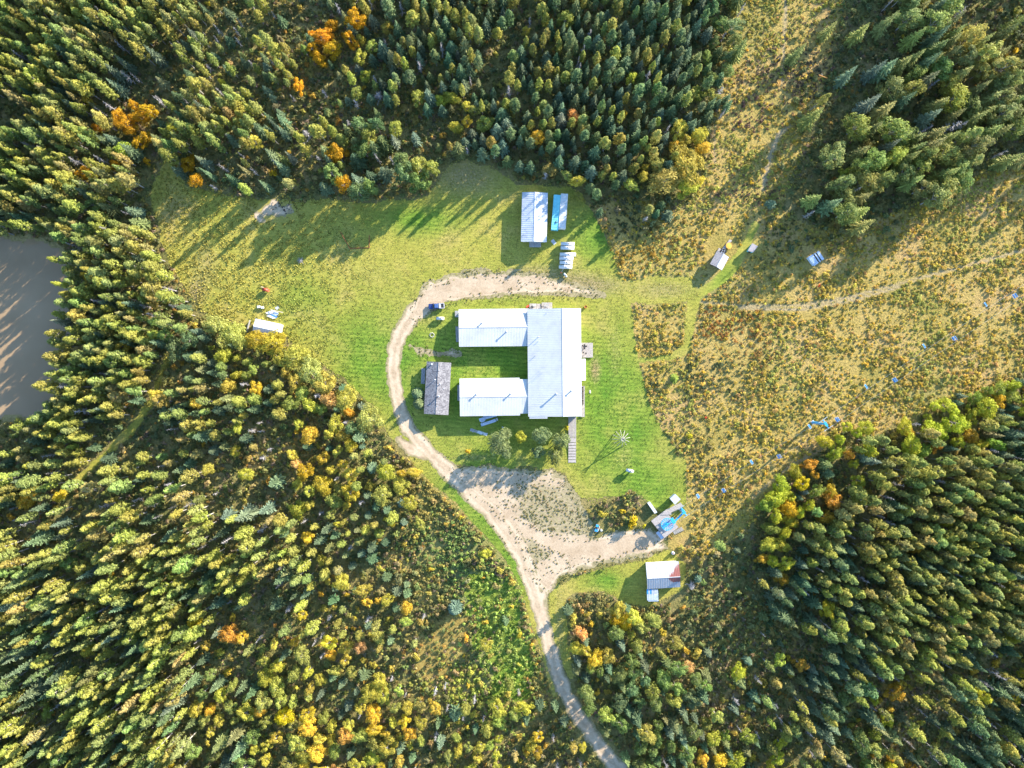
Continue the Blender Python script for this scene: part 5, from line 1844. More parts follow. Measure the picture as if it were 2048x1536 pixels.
# ------------------------------------------------------------------ what grows where (64-pixel cells of the photo)
VEG = """PPPPPPMMBBBYSSSSBSSSSSTgggDDTTDB
PPPPPMMMMBYYSSSBSSSSSSTggDDDTTTO
PPPPDBMMMBBMSSSBSSSSSSTggDDTTTTO
DPPTYMPPMBBBDMYSSSSSSSTggBDTDTTT
PPPTOPPPMMMTTBSSSSSSSYgggDDTTTMB
PPPPlBOBOBTTTTDDDYSSYYggDDYTTTgg
PMPTllllllllllllllBDBggggDTDgggg
wwPPPllllllllllllllgggggDDgggggg
wwPPPPlllllllllllllggggggggggggg
wwPPPPlllllllllllllggggggggggggg
wwPPPTYYlllllllllllggggggggggggg
wPPPPBSYYYYlllllllllgggggggggggg
wPPPBPPSMYYYllllllllgggggggggYYY
BPPDDBPMBOYTlllllllllgggggYOYYYS
PPPBMMOBBOOMGllllllllgggYYYPPPPP
PMOPMMBBBYYYYGlllllgggggYYOPPPPP
MOMMPBPPPMSMOGGllllgllggYPPPPPPP
PPTPPPMPPPMBBGGllllllBBDYSSPPPPP
PPPPPPPMBMOOOBGGllBllBDDSSPPPPPP
SSPPPPYOBMMOOBGGGlOYODDDDSPPPPPP
SSBPPPOBYYYOBGGGGlYTTODDODSPPPOO
SBPPPPTYYYOYYBGBGlTTTTBOBSSOOMSS
POPPPSYYYYYYYYOYYBlTTTYOMSTOOBSS
PPPPPPTTYYYYOYYYOBBlTTYYOMTTOBSS""".split('\n')


def veg(px, py):
    r_, c_ = int(py // 64), int(px // 64)
    return VEG[min(23, max(0, r_))][min(31, max(0, c_))]


MIX = {  # code: (spacing m, [(kind, weight)])
    'P': (2.8, [('pine_tree', .80), ('spruce_tree', .13), ('dead_tree', .05), ('poplar_tree', .02)]),
    'S': (2.95, [('spruce_tree', .52), ('pine_tree', .42), ('dead_tree', .03), ('poplar_tree', .03)]),
    'M': (3.3, [('pine_tree', .48), ('spruce_tree', .26), ('dead_tree', .09), ('shrub', .12), ('poplar_tree', .05)]),
    'T': (3.1, [('poplar_tree', .55), ('spruce_tree', .36), ('dead_tree', .03), ('shrub', .06)]),
    'Y': (3.0, [('poplar_tree', .78), ('spruce_tree', .11), ('shrub', .08), ('dead_tree', .03)]),
    'O': (2.9, [('shrub', .55), ('poplar_tree', .24), ('spruce_tree', .12), ('dead_tree', .05), ('pine_tree', .04)]),
    'B': (3.1, [('shrub', .80), ('spruce_tree', .09), ('pine_tree', .04), ('dead_tree', .05), ('poplar_tree', .02)]),
    'G': (5.5, [('shrub', .90), ('spruce_tree', .07), ('poplar_tree', .03)]),
    'D': (3.3, [('shrub', .94), ('spruce_tree', .05), ('dead_tree', .01)]),
}
HT = {'pine_tree': (9.0, 14.0), 'spruce_tree': (6.5, 13.0), 'poplar_tree': (6.0, 9.5), 'shrub': (1.3, 2.8), 'dead_tree': (7.0, 11.5)}
BUILD_EXCL = [(1040, 600, 1180, 840), (905, 610, 1062, 700), (905, 750, 1062, 836), (838, 718, 908, 836), (1035, 376, 1145, 500), (1282, 980, 1380, 1090), (1284, 1118, 1370, 1206),
              (1415, 470, 1472, 548), (1490, 480, 1522, 512), (1610, 495, 1655, 540), (495, 625, 585, 690), (1180, 1038, 1212, 1072), (1334, 1094, 1356, 1114)]
TREES = []            # (kind, x, y, h, radius, variant, rot, tint)
GRID = {}


def free(x, y, d):
    cx, cy = int(x // 4), int(y // 4)
    for i in range(cx - 1, cx + 2):
        for j in range(cy - 1, cy + 2):
            for (a, b, e) in GRID.get((i, j), ()):
                m = (d + e) / 2
                if (a - x) ** 2 + (b - y) ** 2 < m * m: return False
    return True


def occupy(x, y, d):
    GRID.setdefault((int(x // 4), int(y // 4)), []).append((x, y, d))


def jit(c, s=.12):
    k = 1 + R.gauss(0, s)
    return tuple(max(.005, v * k * (1 + R.gauss(0, .06))) for v in c)


TREE_GAIN = {'pine_tree': 1.95, 'spruce_tree': 1.95, 'poplar_tree': 1.55, 'shrub': 1.9, 'dead_tree': 1.0}


def pick_tint(kind, code, px, py):
    u = R.random()
    if kind == 'pine_tree':
        t = (.168, .162, .034) if u < .55 else ((.13, .15, .042) if u < .88 else (.185, .16, .05))
        if code == 'S' and u > .62: t = (.085, .115, .045)
    elif kind == 'spruce_tree':
        t = (.075, .105, .052) if u < .55 else ((.10, .13, .075) if u < .8 else (.125, .135, .05))
    elif kind == 'poplar_tree':
        if code == 'T': t = (.125, .165, .045) if u < .6 else ((.10, .14, .055) if u < .85 else (.19, .19, .04))
        elif px > 1450 and py > 760: t = (.27, .27, .025) if u < .6 else ((.33, .20, .02) if u < .85 else (.16, .19, .03))
        elif code == 'O': t = (.36, .25, .03) if u < .35 else ((.33, .28, .045) if u < .72 else ((.22, .225, .05) if u < .94 else (.38, .225, .08)))
        else: t = (.31, .27, .04) if u < .45 else ((.22, .225, .05) if u < .82 else ((.40, .28, .03) if u < .965 else (.38, .22, .07)))
        if px < 700 and py < 400 and u > .4: t = (.35, .185, .012)
    elif kind == 'shrub':
        if code == 'D': t = (.075, .095, .04) if u < .75 else (.12, .115, .04)
        elif code == 'B': t = (.12, .125, .042) if u < .5 else ((.17, .135, .06) if u < .8 else ((.22, .19, .04) if u < .965 else (.28, .17, .03)))
        else: t = (.24, .20, .035) if u < .35 else ((.16, .155, .05) if u < .6 else ((.30, .21, .025) if u < .78 else ((.22, .15, .06) if u < .86 else (.15, .14, .06))))
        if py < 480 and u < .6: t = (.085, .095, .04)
    else:
        t = (.3, .28, .27)
    return jit(tuple(c * TREE_GAIN[kind] for c in t))


def put(kind, x, y, h, rad, tint, variant=None, special=None):
    TREES.append(dict(kind=kind, x=x, y=y, h=h, rad=rad, tint=tint, v=R.randrange(4 if kind == 'spruce_tree' else len(SPEC[kind])) if variant is None else variant, rot=R.uniform(0, 6.283), special=special, asp=R.uniform(.78, 1.28) if kind in ('poplar_tree', 'shrub') else R.uniform(.9, 1.1)))


# trees one can point at: (kind, crown px, crown py, height, crown radius, tint, label)
NAMED = [
    ('spruce_tree', 909, 1221, 7.0, 3.1, (.105, .15, .105), 'round grey green spruce standing alone in the golden glade', 4),
    ('poplar_tree', 461, 1268, 7.5, 3.6, (.40, .19, .035), 'bright orange tree standing out in the lower left woods', 1),
    ('poplar_tree', 390, 1240, 8.5, 2.9, (.36, .26, .02), 'golden yellow tree just up left of the bright orange tree', 0),
    ('spruce_tree', 835, 788, 5.0, 2.6, (.12, .16, .075), 'pale green conifer at the west wall of the shingled cabin', 4),
    ('spruce_tree', 838, 806, 4.6, 2.7, (.14, .165, .07), 'yellowish green conifer at the cabin south west corner', 4),
    ('poplar_tree', 998, 880, 7.8, 4.6, (.135, .155, .06), 'large rounded olive tree below the south wing', 1),
    ('poplar_tree', 1010, 900, 6.9, 3.0, (.125, .15, .06), 'smaller olive tree against the south side of the large rounded tree', 3),
    ('poplar_tree', 1041, 875, 4.0, 2.2, (.26, .25, .03), 'yellow green bushy tree between the two olive tree clumps', 2),
    ('poplar_tree', 1082, 873, 8.2, 3.5, (.12, .15, .06), 'rounded olive tree left of the boardwalk under the hall', 1),
    ('poplar_tree', 1122, 880, 7.8, 3.3, (.125, .15, .055), 'olive tree touching the west side of the boardwalk', 3),
    ('poplar_tree', 1112, 910, 6.6, 3.1, (.15, .155, .045), 'olive tree with a yellow edge beside the boardwalk steps', 0),
    ('poplar_tree', 1076, 903, 6.3, 2.4, (.10, .135, .06), 'low dark olive tree south of the rounded pair', 2),
    ('shrub', 1134, 857, 2.4, 1.1, (.34, .28, .02), 'small bright yellow shrub at the boardwalk west edge', 0),
    ('shrub', 935, 903, 2.0, 1.25, (.42, .24, .02), 'small orange shrub alone beside the road south of the lodge', 1),
    ('poplar_tree', 1330, 358, 9.0, 6.0, (.25, .195, .045), 'tan gold broad tree at the forest corner above the ski run', 1),
    ('poplar_tree', 1374, 332, 9.5, 6.2, (.30, .22, .04), 'golden broad tree right of the tan gold one', 0),
    ('poplar_tree', 1374, 374, 7.0, 4.2, (.25, .25, .03), 'lime yellow tree at the foot of the golden broad tree', 2),
    ('poplar_tree', 1100, 340, 5.0, 2.8, (.22, .175, .05), 'thin tan leaved tree just north of the storage shed', 3),
    ('poplar_tree', 1690, 348, 6.0, 2.6, (.19, .20, .025), 'round yellow green tree in the shaded upper right woods', 2),
    ('spruce_tree', 1350, 757, 2.6, 1.8, (.20, .24, .04), 'small lime green conifer bush alone in the meadow', 3),
    ('poplar_tree', 545, 685, 6.5, 3.6, (.34, .25, .03), 'orange yellow aspen in front of the white roofed cabin', 0),
    ('poplar_tree', 511, 680, 6.5, 3.2, (.31, .215, .025), 'deep orange aspen at the cabin south west corner', 1),
    ('poplar_tree', 470, 668, 6.8, 3.8, (.22, .225, .05), 'pale yellow green poplar left of the white roofed cabin', 1),
    ('poplar_tree', 432, 652, 7.2, 3.5, (.21, .21, .055), 'pale green poplar at the woods corner of the west field', 3),
    ('poplar_tree', 590, 712, 7.0, 4.0, (.27, .235, .045), 'big pale yellow poplar south east of the white roofed cabin', 1),
    ('poplar_tree', 622, 742, 7.5, 3.8, (.21, .215, .055), 'pale olive poplar leaning over the lawn edge', 0),
    ('poplar_tree', 650, 770, 7.0, 3.3, (.26, .21, .04), 'yellow tan poplar on the lawn edge west of the road', 2),
    ('poplar_tree', 690, 800, 7.0, 3.6, (.25, .22, .04), 'yellow poplar behind the road bend', 1),
    ('poplar_tree', 738, 838, 7.5, 3.6, (.21, .205, .05), 'pale poplar nearest the west bend of the gravel road', 0),
    ('poplar_tree', 648, 970, 7.5, 3.6, (.34, .245, .03), 'golden poplar in the pair west of the road', 1),
    ('poplar_tree', 612, 942, 7.5, 3.0, (.36, .225, .02), 'orange gold poplar left of the golden pair', 0),
    ('poplar_tree', 770, 945, 6.5, 3.6, (.30, .275, .04), 'lemon yellow poplar just west of the mown verge', 1),
    ('poplar_tree', 765, 990, 6.0, 3.9, (.26, .25, .055), 'pale yellow poplar south of the lemon yellow one', 3),
    ('poplar_tree', 700, 985, 7.5, 3.4, (.33, .245, .03), 'golden yellow poplar between the pairs west of the verge', 2),
    ('shrub', 782, 1047, 3.2, 1.9, (.42, .30, .015), 'vivid yellow bush beside a small blue green spruce', 0),
    ('spruce_tree', 802, 1008, 4.5, 1.7, (.10, .14, .10), 'small blue green spruce under the pale yellow poplar', 1),
    ('spruce_tree', 806, 1046, 4.5, 1.5, (.12, .16, .10), 'small grey green spruce right of the vivid yellow bush', 0),
    ('poplar_tree', 712, 40, 9.5, 3.6, (.42, .215, .012), 'tall flaming orange tree at the top edge of the woods', 0),
    ('poplar_tree', 700, 80, 8.0, 3.0, (.40, .19, .010), 'deep orange tree just below the tall flaming one', 2),
    ('poplar_tree', 664, 100, 7.5, 3.2, (.40, .24, .015), 'orange yellow tree left of the flaming orange trees', 1),
    ('poplar_tree', 640, 118, 6.5, 2.8, (.42, .22, .012), 'low orange tree at the left end of the orange group', 3),
    ('poplar_tree', 625, 98, 6.5, 2.4, (.38, .20, .012), 'small dark orange tree at the far left of the orange group', 2),
    ('poplar_tree', 300, 222, 9.0, 2.5, (.40, .24, .015), 'orange tree above the upper left glade', 0),
    ('poplar_tree', 246, 300, 8.0, 3.6, (.21, .26, .035), 'bright lime green tree in the upper left woods', 1),
    ('shrub', 292, 322, 3.0, 1.6, (.42, .23, .015), 'small orange bush beside the bright lime green tree', 1),
    ('shrub', 546, 347, 3.0, 1.9, (.42, .27, .02), 'orange yellow bush at the field edge above the bonfire patch', 0),
    ('poplar_tree', 1250, 1246, 5.0, 3.2, (.42, .28, .015), 'golden orange tree south of the rusty cabin', 1),
    ('poplar_tree', 1232, 1240, 4.6, 2.6, (.40, .245, .015), 'amber tree at the left of the golden orange one', 0),
    ('shrub', 1268, 1042, 3.2, 2.4, (.42, .285, .012), 'golden yellow bush at the yard edge west of the lift deck', 0),
    ('shrub', 1262, 1050, 2.8, 2.0, (.38, .245, .015), 'amber bush crowding the golden one beside the yard', 2),
    ('shrub', 1288, 1052, 1.8, .9, (.38, .31, .015), 'tiny yellow bush in the shade west of the loading deck', 1),
    ('shrub', 1245, 1022, 2.0, 1.3, (.40, .27, .02), 'small yellow bush up left of the golden yard bush', 3),
    ('shrub', 1205, 1030, 2.2, 1.9, (.30, .23, .035), 'tan yellow bush right above the blue quad', 1),
    ('poplar_tree', 1575, 1015, 6.5, 3.6, (.42, .245, .015), 'broad orange gold tree at the woods edge below the tower', 1),
    ('poplar_tree', 1665, 1002, 7.5, 3.2, (.40, .19, .03), 'rust orange tree in the woods below the tower', 0),
    ('poplar_tree', 1605, 968, 6.5, 2.8, (.40, .29, .012), 'yellow gold tree directly south of the tall tower', 2),
    ('poplar_tree', 1540, 1090, 6.0, 3.4, (.27, .26, .035), 'yellow green spiky tree at the dark woods edge', 3),
    ('poplar_tree', 1870, 860, 8.0, 4.4, (.30, .31, .025), 'big lemon lime tree leading the yellow stand', 1),
    ('poplar_tree', 1910, 845, 8.5, 4.4, (.29, .30, .025), 'big lime yellow tree right of the lemon one', 0),
    ('poplar_tree', 1975, 815, 8.0, 4.2, (.32, .30, .03), 'pale yellow tree at the top of the yellow stand', 3),
    ('poplar_tree', 1995, 800, 7.0, 2.4, (.42, .25, .02), 'orange tipped tree at the right end of the yellow stand', 2),
    ('poplar_tree', 1825, 890, 8.0, 4.0, (.27, .28, .025), 'lime tree lower in the yellow stand', 1),
    ('poplar_tree', 1600, 1328, 7.5, 2.6, (.34, .19, .03), 'rust gold tree alone in the shaded hollow', 2),
    ('shrub', 560, 1440, 4.2, 2.8, (.45, .33, .012), 'vivid yellow bush group in the lower left aspens', 0),
    ('poplar_tree', 568, 1435, 7.5, 3.6, (.44, .33, .015), 'brightest yellow aspen in the lower left woods', 1),
    ('poplar_tree', 552, 1375, 7.0, 3.6, (.24, .24, .045), 'pale yellow green aspen above the brightest yellow one', 1),
    ('poplar_tree', 690, 1470, 7.5, 3.0, (.42, .22, .05), 'peach orange aspen at the bottom of the picture', 0),
    ('dead_tree', 1900, 255, 12.0, 2.1, (.3, .3, .3), 'big grey dead snag among the upper right conifers', 1),
    ('dead_tree', 1295, 152, 9.0, 1.5, (.3, .3, .3), 'grey bare dead tree in the dense north stand', 1),
    ('dead_tree', 884, 100, 11.0, 1.2, (.3, .3, .3), 'tall thin grey snag in the north woods', 0),
    ('dead_tree', 758, 192, 5.0, 2.3, (.3, .3, .3), 'low spreading grey dead tree in the dark glade', 1),
    ('dead_tree', 614, 268, 8.0, 1.8, (.3, .3, .3), 'pinkish grey dead tree left of the north glade', 1),
    ('dead_tree', 322, 205, 12.0, .9, (.3, .3, .3), 'slim bare snag pointing up left above the upper left glade', 2),
    ('dead_tree', 265, 70, 12.0, .9, (.3, .3, .3), 'bare grey snag in the upper left woods beside a dark gap', 2),
    ('dead_tree', 601, 521, .9, 1.5, (.3, .3, .3), 'small bare dead bush in a tree shadow on the west field', 1),
    ('dead_tree', 1383, 1172, 5.0, 1.7, (.3, .3, .3), 'pale bare dead tree right of the rusty cabin', 1),
    ('spruce_tree', 1398, 1160, 5.0, 1.6, (.10, .15, .095), 'blue green spruce right behind the pale dead tree', 0),
    ('shrub', 1638, 571, 1.0, .65, (.45, .06, .02), 'small bright red bush in the meadow below the old shed', 0),
    ('shrub', 1412, 835, 1.0, .6, (.42, .06, .03), 'tiny red bush in the meadow west of the tall tower', 1),
    ('shrub', 1381, 872, 1.8, 1.2, (.36, .31, .02), 'yellow bush at the lawn edge east of the tipi poles', 0),
    ('spruce_tree', 1545, 406, 4.2, 1.9, (.14, .18, .10), 'grey green conifer bush at the shadow edge of the ski run', 3),
    ('poplar_tree', 1160, 395, 3.0, 1.9, (.22, .20, .04), 'yellow green bush right behind the white box trailer', 2),
]
for kind, px, py, h, rad, tint, lab, var in NAMED:
    if kind == 'poplar_tree' and px < 780 and 630 < py < 860: rad *= 1.3; tint = tuple(c * 1.15 for c in tint)
    hh = h * (.6 if kind != 'dead_tree' else .5)
    x, y = W(px, py, hh)
    sp = {'poplar_tree': 1.1, 'shrub': 1.2, 'spruce_tree': 1.2, 'dead_tree': .6}[kind] * rad
    occupy(x, y, sp)
    if max(tint) >= .3: tint = (min(.62, tint[0] * 1.35), tint[1] * 1.45, tint[2] * 1.3)
    if max(tint) < .3: tint = tuple(c * 1.7 for c in tint)
    put(kind, x, y, h, rad, tint, var, lab)

cand_n = 62000
CX = rng.uniform(-150, 2048 + 330, cand_n)
CY = rng.uniform(-330, 1536 + 150, cand_n)
for i in range(cand_n):
    px, py = CX[i], CY[i]
    code = veg(px + R.gauss(0, 13), py + R.gauss(0, 13))
    if code not in MIX: continue
    spc, mix = MIX[code]
    u, acc = R.random(), 0
    for kind, wgt in mix:
        acc += wgt
        if u <= acc: break
    ne = px > 1480 and py < 480
    if ne and code == 'T' and kind == 'poplar_tree' and R.random() < .1: kind = 'spruce_tree'
    lo, hi = HT[kind]
    h = R.uniform(lo, hi)
    if code in 'MBOYD' and not ne:
        if kind == 'pine_tree': h = R.uniform(8, 12)
        if kind == 'spruce_tree': h = R.uniform(5.5, 10)
        if kind == 'dead_tree': h = R.uniform(5, 9)
        if kind == 'poplar_tree': h = R.uniform(5, 8)
    if ne and kind in ('spruce_tree', 'pine_tree'): h = R.uniform(12, 16.5)
    if ne and kind == 'poplar_tree': h = R.uniform(9.5, 14)
    if 850 < px < 1450 and py < 420 and kind in ('pine_tree', 'spruce_tree'): h *= 1.0
    x, y = W(px, py, h * .6)
    bx_, by_ = x / S + 1024, 768 - y / S
    if look(lawn_sd, bx_, by_) > -6 or look(road_sd, bx_, by_) > -8 or look(yard_sd, bx_, by_) > -6 or look(verge, bx_, by_) > -5: continue
    if look(pond_sd, bx_, by_) > -4 or look(patch_sd, bx_, by_) > -8 or look(brush_glade_sd, bx_, by_) > -4: continue
    if look(track_sd, bx_, by_) > -4: continue
    if code not in 'DBTY' and look(meadow_sd, bx_, by_) > 0: continue
    if code in 'TY' and look(meadow_sd, bx_, by_) > 14: continue
    if any(a - 6 < px < c + 6 and b - 6 < py < d + 6 for a, b, c, d in BUILD_EXCL): continue
    rad0 = {'pine_tree': 1.7, 'spruce_tree': 2.05, 'poplar_tree': 2.3, 'shrub': 1.35, 'dead_tree': 1.1}[kind]
    sc_ = (h / ((lo + hi) / 2)) ** .6
    rad = rad0 * sc_ * R.uniform(.68, 1.28)
    if kind == 'poplar_tree' and code in 'YTO': rad *= R.uniform(1.0, 1.45)
    if ne and kind == 'spruce_tree': rad = R.uniform(2.2, 3.1)
    if kind == 'shrub' and code in 'OY': rad *= 1.15; h *= 1.2
    dd = spc * {'pine_tree': .92, 'spruce_tree': 1.0, 'poplar_tree': 1.18, 'shrub': .95, 'dead_tree': .85}[kind] * (rad / rad0) ** .5
    if px < 640 and py > 940:
        dd *= 1.16
        if kind in ('pine_tree', 'spruce_tree'): h *= 1.28; rad *= 1.15
    elif px < 1050 and py > 880: dd *= 1.1; h *= .86
    if px > 1650 and py > 900 and kind in ('pine_tree', 'spruce_tree'): h *= 1.15; rad *= 1.12; dd *= 1.06
    if px < 420 and py < 420 and kind in ('pine_tree', 'spruce_tree'): h *= 1.2; rad *= 1.08; dd *= 1.06
    if 400 < px < 960 and 230 < py < 400 and code in 'MBOTD':
        if kind in ('pine_tree', 'spruce_tree', 'poplar_tree'): h = R.uniform(10.5, 14.5); rad *= 1.1
    if px < 340 and 430 < py < 860: h *= 1.1; rad *= 1.12
    if not free(x, y, dd): continue
    occupy(x, y, dd)
    tt = pick_tint(kind, code, px, py)
    if ne and kind == 'spruce_tree' and R.random() < .8: tt = jit((.31, .31, .09))
    if ne and kind == 'poplar_tree': rad *= 1.2; tt = jit((.24, .28, .08) if R.random() < .7 else (.34, .32, .07))
    put(kind, x, y, h, rad, tt)
print('trees:', {k: sum(t['kind'] == k for t in TREES) for k in SPEC})

REGIONS = [
    (lambda x, y: x < 430 and 420 < y < 905, 'in the woods beside the brown pond'),
    (lambda x, y: x < 560 and y <= 420, 'in the upper left woods'),
    (lambda x, y: x < 910 and y <= 420, 'in the woods north of the ball fence'),
    (lambda x, y: x < 1475 and y <= 440, 'in the dense stand north of the storage shed'),
    (lambda x, y: x >= 1475 and y <= 480, 'in the shaded woods right of the ski run'),
    (lambda x, y: x > 1400 and y > 760 and y < 1200, 'in the stand below the chairlift line'),
    (lambda x, y: x > 1460, 'in the lower right woods'),
    (lambda x, y: x > 1090 and y > 960, 'in the woods right of the lower road'),
    (lambda x, y: x < 430, 'in the lower left corner woods'),
    (lambda x, y: y < 1060, 'in the woods west of the road bend'),
    (lambda x, y: True, 'in the mixed woods left of the lower road'),
]


def region(px, py):
    for f, n in REGIONS:
        if f(px, py): return n


LANDMARKS = [(60, 460, 'near the north bank of the pond'), (150, 600, 'on the east bank of the pond'), (70, 860, 'near the south bank of the pond'), (560, 370, 'by the bonfire patch'), (320, 320, 'by the upper left glade'),
             (712, 440, 'by the ball fence'), (1070, 330, 'just north of the storage shed'), (1190, 370, 'near the box trailers'), (1350, 350, 'near the golden trees at the ski run'), (1440, 150, 'on the left edge of the ski run'),
             (1640, 160, 'near the orange marker post'), (1560, 400, 'on the shadow edge above the outhouse'), (1680, 440, 'near the old shed'), (1900, 250, 'around the big grey snag'), (712, 60, 'around the flaming orange trees'),
             (270, 870, 'along the grassy track through the woods'), (540, 680, 'near the white roofed cabin'), (680, 790, 'on the lawn edge by the road bend'), (770, 960, 'near the lemon yellow poplar'), (461, 1268, 'around the bright orange tree'),
             (880, 1290, 'around the golden glade'), (1010, 1250, 'in the brush left of the lower road'), (1090, 1460, 'left of the road at the bottom'), (1220, 1440, 'right of the road at the bottom'), (1250, 1240, 'near the golden orange tree'),
             (1400, 1180, 'behind the rusty cabin'), (1240, 1030, 'in the brush west of the lift deck'), (1560, 1030, 'near the broad orange gold tree'), (1900, 850, 'in the bright yellow stand'), (1600, 1330, 'around the shaded hollow'), (564, 1440, 'around the brightest yellow aspen'),
             (120, 120, 'in the very upper left corner'), (120, 1440, 'in the very lower left corner'), (1930, 1440, 'in the very lower right corner'), (1960, 80, 'in the very upper right corner'), (1950, 1100, 'at the right edge below the chairlift'), (100, 1150, 'at the left edge below the pond')]


def place_of(px, py):
    best = min(LANDMARKS, key=lambda q: (q[0] - px) ** 2 + (q[1] - py) ** 2)
    if math.hypot(best[0] - px, best[1] - py) < 120: return best[2]
    return region(px, py)


def hue(kind, t):
    r_, g_, b_ = t
    if kind == 'dead_tree': return 'bare grey'
    if r_ > 1.55 * g_: return 'orange'
    if r_ > 1.22 * g_: return 'golden'
    if r_ > 1.02 * g_: return 'yellowish'
    if g_ > 1.3 * r_ and b_ > .55 * r_: return 'blue green'
    if r_ + g_ < .38: return 'dark green'
    return 'olive green'


WORD = {'pine_tree': 'pine', 'spruce_tree': 'spruce', 'poplar_tree': 'leafy poplar', 'shrub': 'shrub', 'dead_tree': 'dead snag'}
PLUR = {'pine_tree': 'pines', 'spruce_tree': 'spruces', 'poplar_tree': 'poplars', 'shrub': 'shrubs', 'dead_tree': 'dead snags'}
CAT = {'pine_tree': 'tree', 'spruce_tree': 'tree', 'poplar_tree': 'tree', 'shrub': 'shrub', 'dead_tree': 'dead tree'}


def shown_size(t):
    px, py = t['x'] / S + 1024, 768 - t['y'] / S
    d = math.hypot(px - 1024, py - 768)
    k = H / (H - t['h'])
    tx, ty = 1024 + (px - 1024) * k, 768 + (py - 768) * k
    if not (-6 < tx < 2054 and -6 < ty < 1542): return 0
    lean = d * (k - 1) * S
    w = t['rad'] * (.8 if t['kind'] == 'pine_tree' else 1)
    return w * (2 * w + lean * .8) if t['kind'] != 'dead_tree' else .5 * t['rad'] * (t['rad'] + lean)


LIMIT = {'pine_tree': 300, 'spruce_tree': 300, 'poplar_tree': 300, 'shrub': 300, 'dead_tree': 300}
for kind, variants in SPEC.items():
    mine = sorted((t for t in TREES if t['kind'] == kind), key=lambda t: (t['special'] is None, -shown_size(t)))
    solo = [t for t in mine[:LIMIT[kind]] if t['special'] or shown_size(t) > 0]
    rest = mine[len(solo):]
    for t in solo:
        cm, tm, jm, h0, r0 = variants[t['v']]
        px, py = t['x'] / S + 1024, 768 - t['y'] / S
        reg = place_of(px, py)
        hu = hue(kind, t['tint'])
        if t['special']:
            lab, grp = t['special'], None
        else:
            lo, hi = HT[kind]
            f = (t['h'] - lo) / (hi - lo)
            sz = 'short' if f < .35 else ('tall' if f > .7 else 'middling')
            wd = 'slender' if t['rad'] < r0 * 1.12 else 'broad'
            lab, grp = '%s %s %s %s %s' % (sz, wd, hu, WORD[kind], reg), '%s %s %s' % (hu, PLUR[kind], reg)
        root = bpy.data.objects.new(kind, None)
        root.empty_display_size = .5
        root.location = (t['x'], t['y'], 0)
        root.rotation_euler = (0, 0, t['rot'])
        root.scale = (t['rad'] / r0 * t['asp'], t['rad'] / r0 / t['asp'], t['h'] / h0)
        COL.objects.link(root)
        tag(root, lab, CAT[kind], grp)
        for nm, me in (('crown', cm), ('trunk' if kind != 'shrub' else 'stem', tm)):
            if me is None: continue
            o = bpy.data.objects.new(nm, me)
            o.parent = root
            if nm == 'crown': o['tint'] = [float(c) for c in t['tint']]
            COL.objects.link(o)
    if rest:
        pos = [(t['x'], t['y'], 0) for t in rest]
        scl = [(t['rad'] / variants[t['v']][4] * t['asp'], t['rad'] / variants[t['v']][4] / t['asp'], t['h'] / variants[t['v']][3]) for t in rest]
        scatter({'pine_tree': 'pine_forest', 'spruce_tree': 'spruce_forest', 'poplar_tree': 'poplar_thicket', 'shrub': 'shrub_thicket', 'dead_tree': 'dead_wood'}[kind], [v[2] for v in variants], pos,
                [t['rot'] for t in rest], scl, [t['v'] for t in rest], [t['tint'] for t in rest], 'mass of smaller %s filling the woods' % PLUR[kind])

# ------------------------------------------------------------------ ground cover
NC = 150000
GX = rng.uniform(-60, 2110, NC)
GY = rng.uniform(-60, 1596, NC)
wx, wy = (GX - 1024) * S, (768 - GY) * S
sd_l, sd_r, sd_y, sd_v, sd_m, sd_t, sd_p = (look(f, GX, GY) for f in (lawn_sd, road_sd, yard_sd, verge, meadow_sd, track_sd, pond_sd))
sd_g, sd_pa = look(brush_glade_sd, GX, GY), look(patch_sd, GX, GY)
inb = np.zeros(len(GX), bool)
for a, b, c, d in BUILD_EXCL[:4] + BUILD_EXCL[5:]:
    inb |= (GX > a - 2) & (GX < c + 2) & (GY > b - 2) & (GY < d + 2)
big, mid = fnoise(wx, wy, 22, 301), fnoise(wx, wy, 6, 311)
mead = (sd_m > -6 + 22 * mid) & (sd_l < 12 * mid) & (sd_v < -1) & (sd_r < -5) & (sd_y < -4) & (sd_t < -1) & ~inb
flat_zone = ((GX - 1330) / 75) ** 2 + ((GY - 580) / 28) ** 2 < 1
mead &= ~(flat_zone & (rng.random(len(GX)) < .93))
dens = .80 + .7 * mid + .35 * big
keep = mead & (rng.random(len(GX)) < np.clip(dens, .08, 1))


def tints(n, sel, base):
    out = np.zeros((n, 3))
    u = rng.random(n)
    cols = np.array([c for c, _ in base])
    cum = np.cumsum([w for _, w in base])
    out[:] = cols[np.searchsorted(cum / cum[-1], u).clip(0, len(base) - 1)]
    return out * (1 + rng.normal(0, .14, (n, 1))).clip(.6, 1.5) * (1 + rng.normal(0, .05, (n, 3)))


k = np.where(keep)[0]
ti = tints(len(k), k, [((.54, .40, .07), 4), ((.48, .37, .075), 3), ((.30, .27, .06), 1.6), ((.52, .34, .11), 1.5), ((.17, .19, .06), .7), ((.58, .37, .04), .5)])
gm = (big[k] > .12) & (rng.random(len(k)) < .55)
ti[gm] = np.array((.40, .385, .085)) * (1 + rng.normal(0, .14, (gm.sum(), 1)))
zx, zy = GX[k], GY[k]


def blend(cx, cy, rx, ry, col, amt):
    g = np.exp(-((zx - cx) / rx) ** 2 - ((zy - cy) / ry) ** 2) * amt
    m = (rng.random(len(zx)) < g)
    ti[m] = np.array(col) * (1 + rng.normal(0, .15, (m.sum(), 1)))


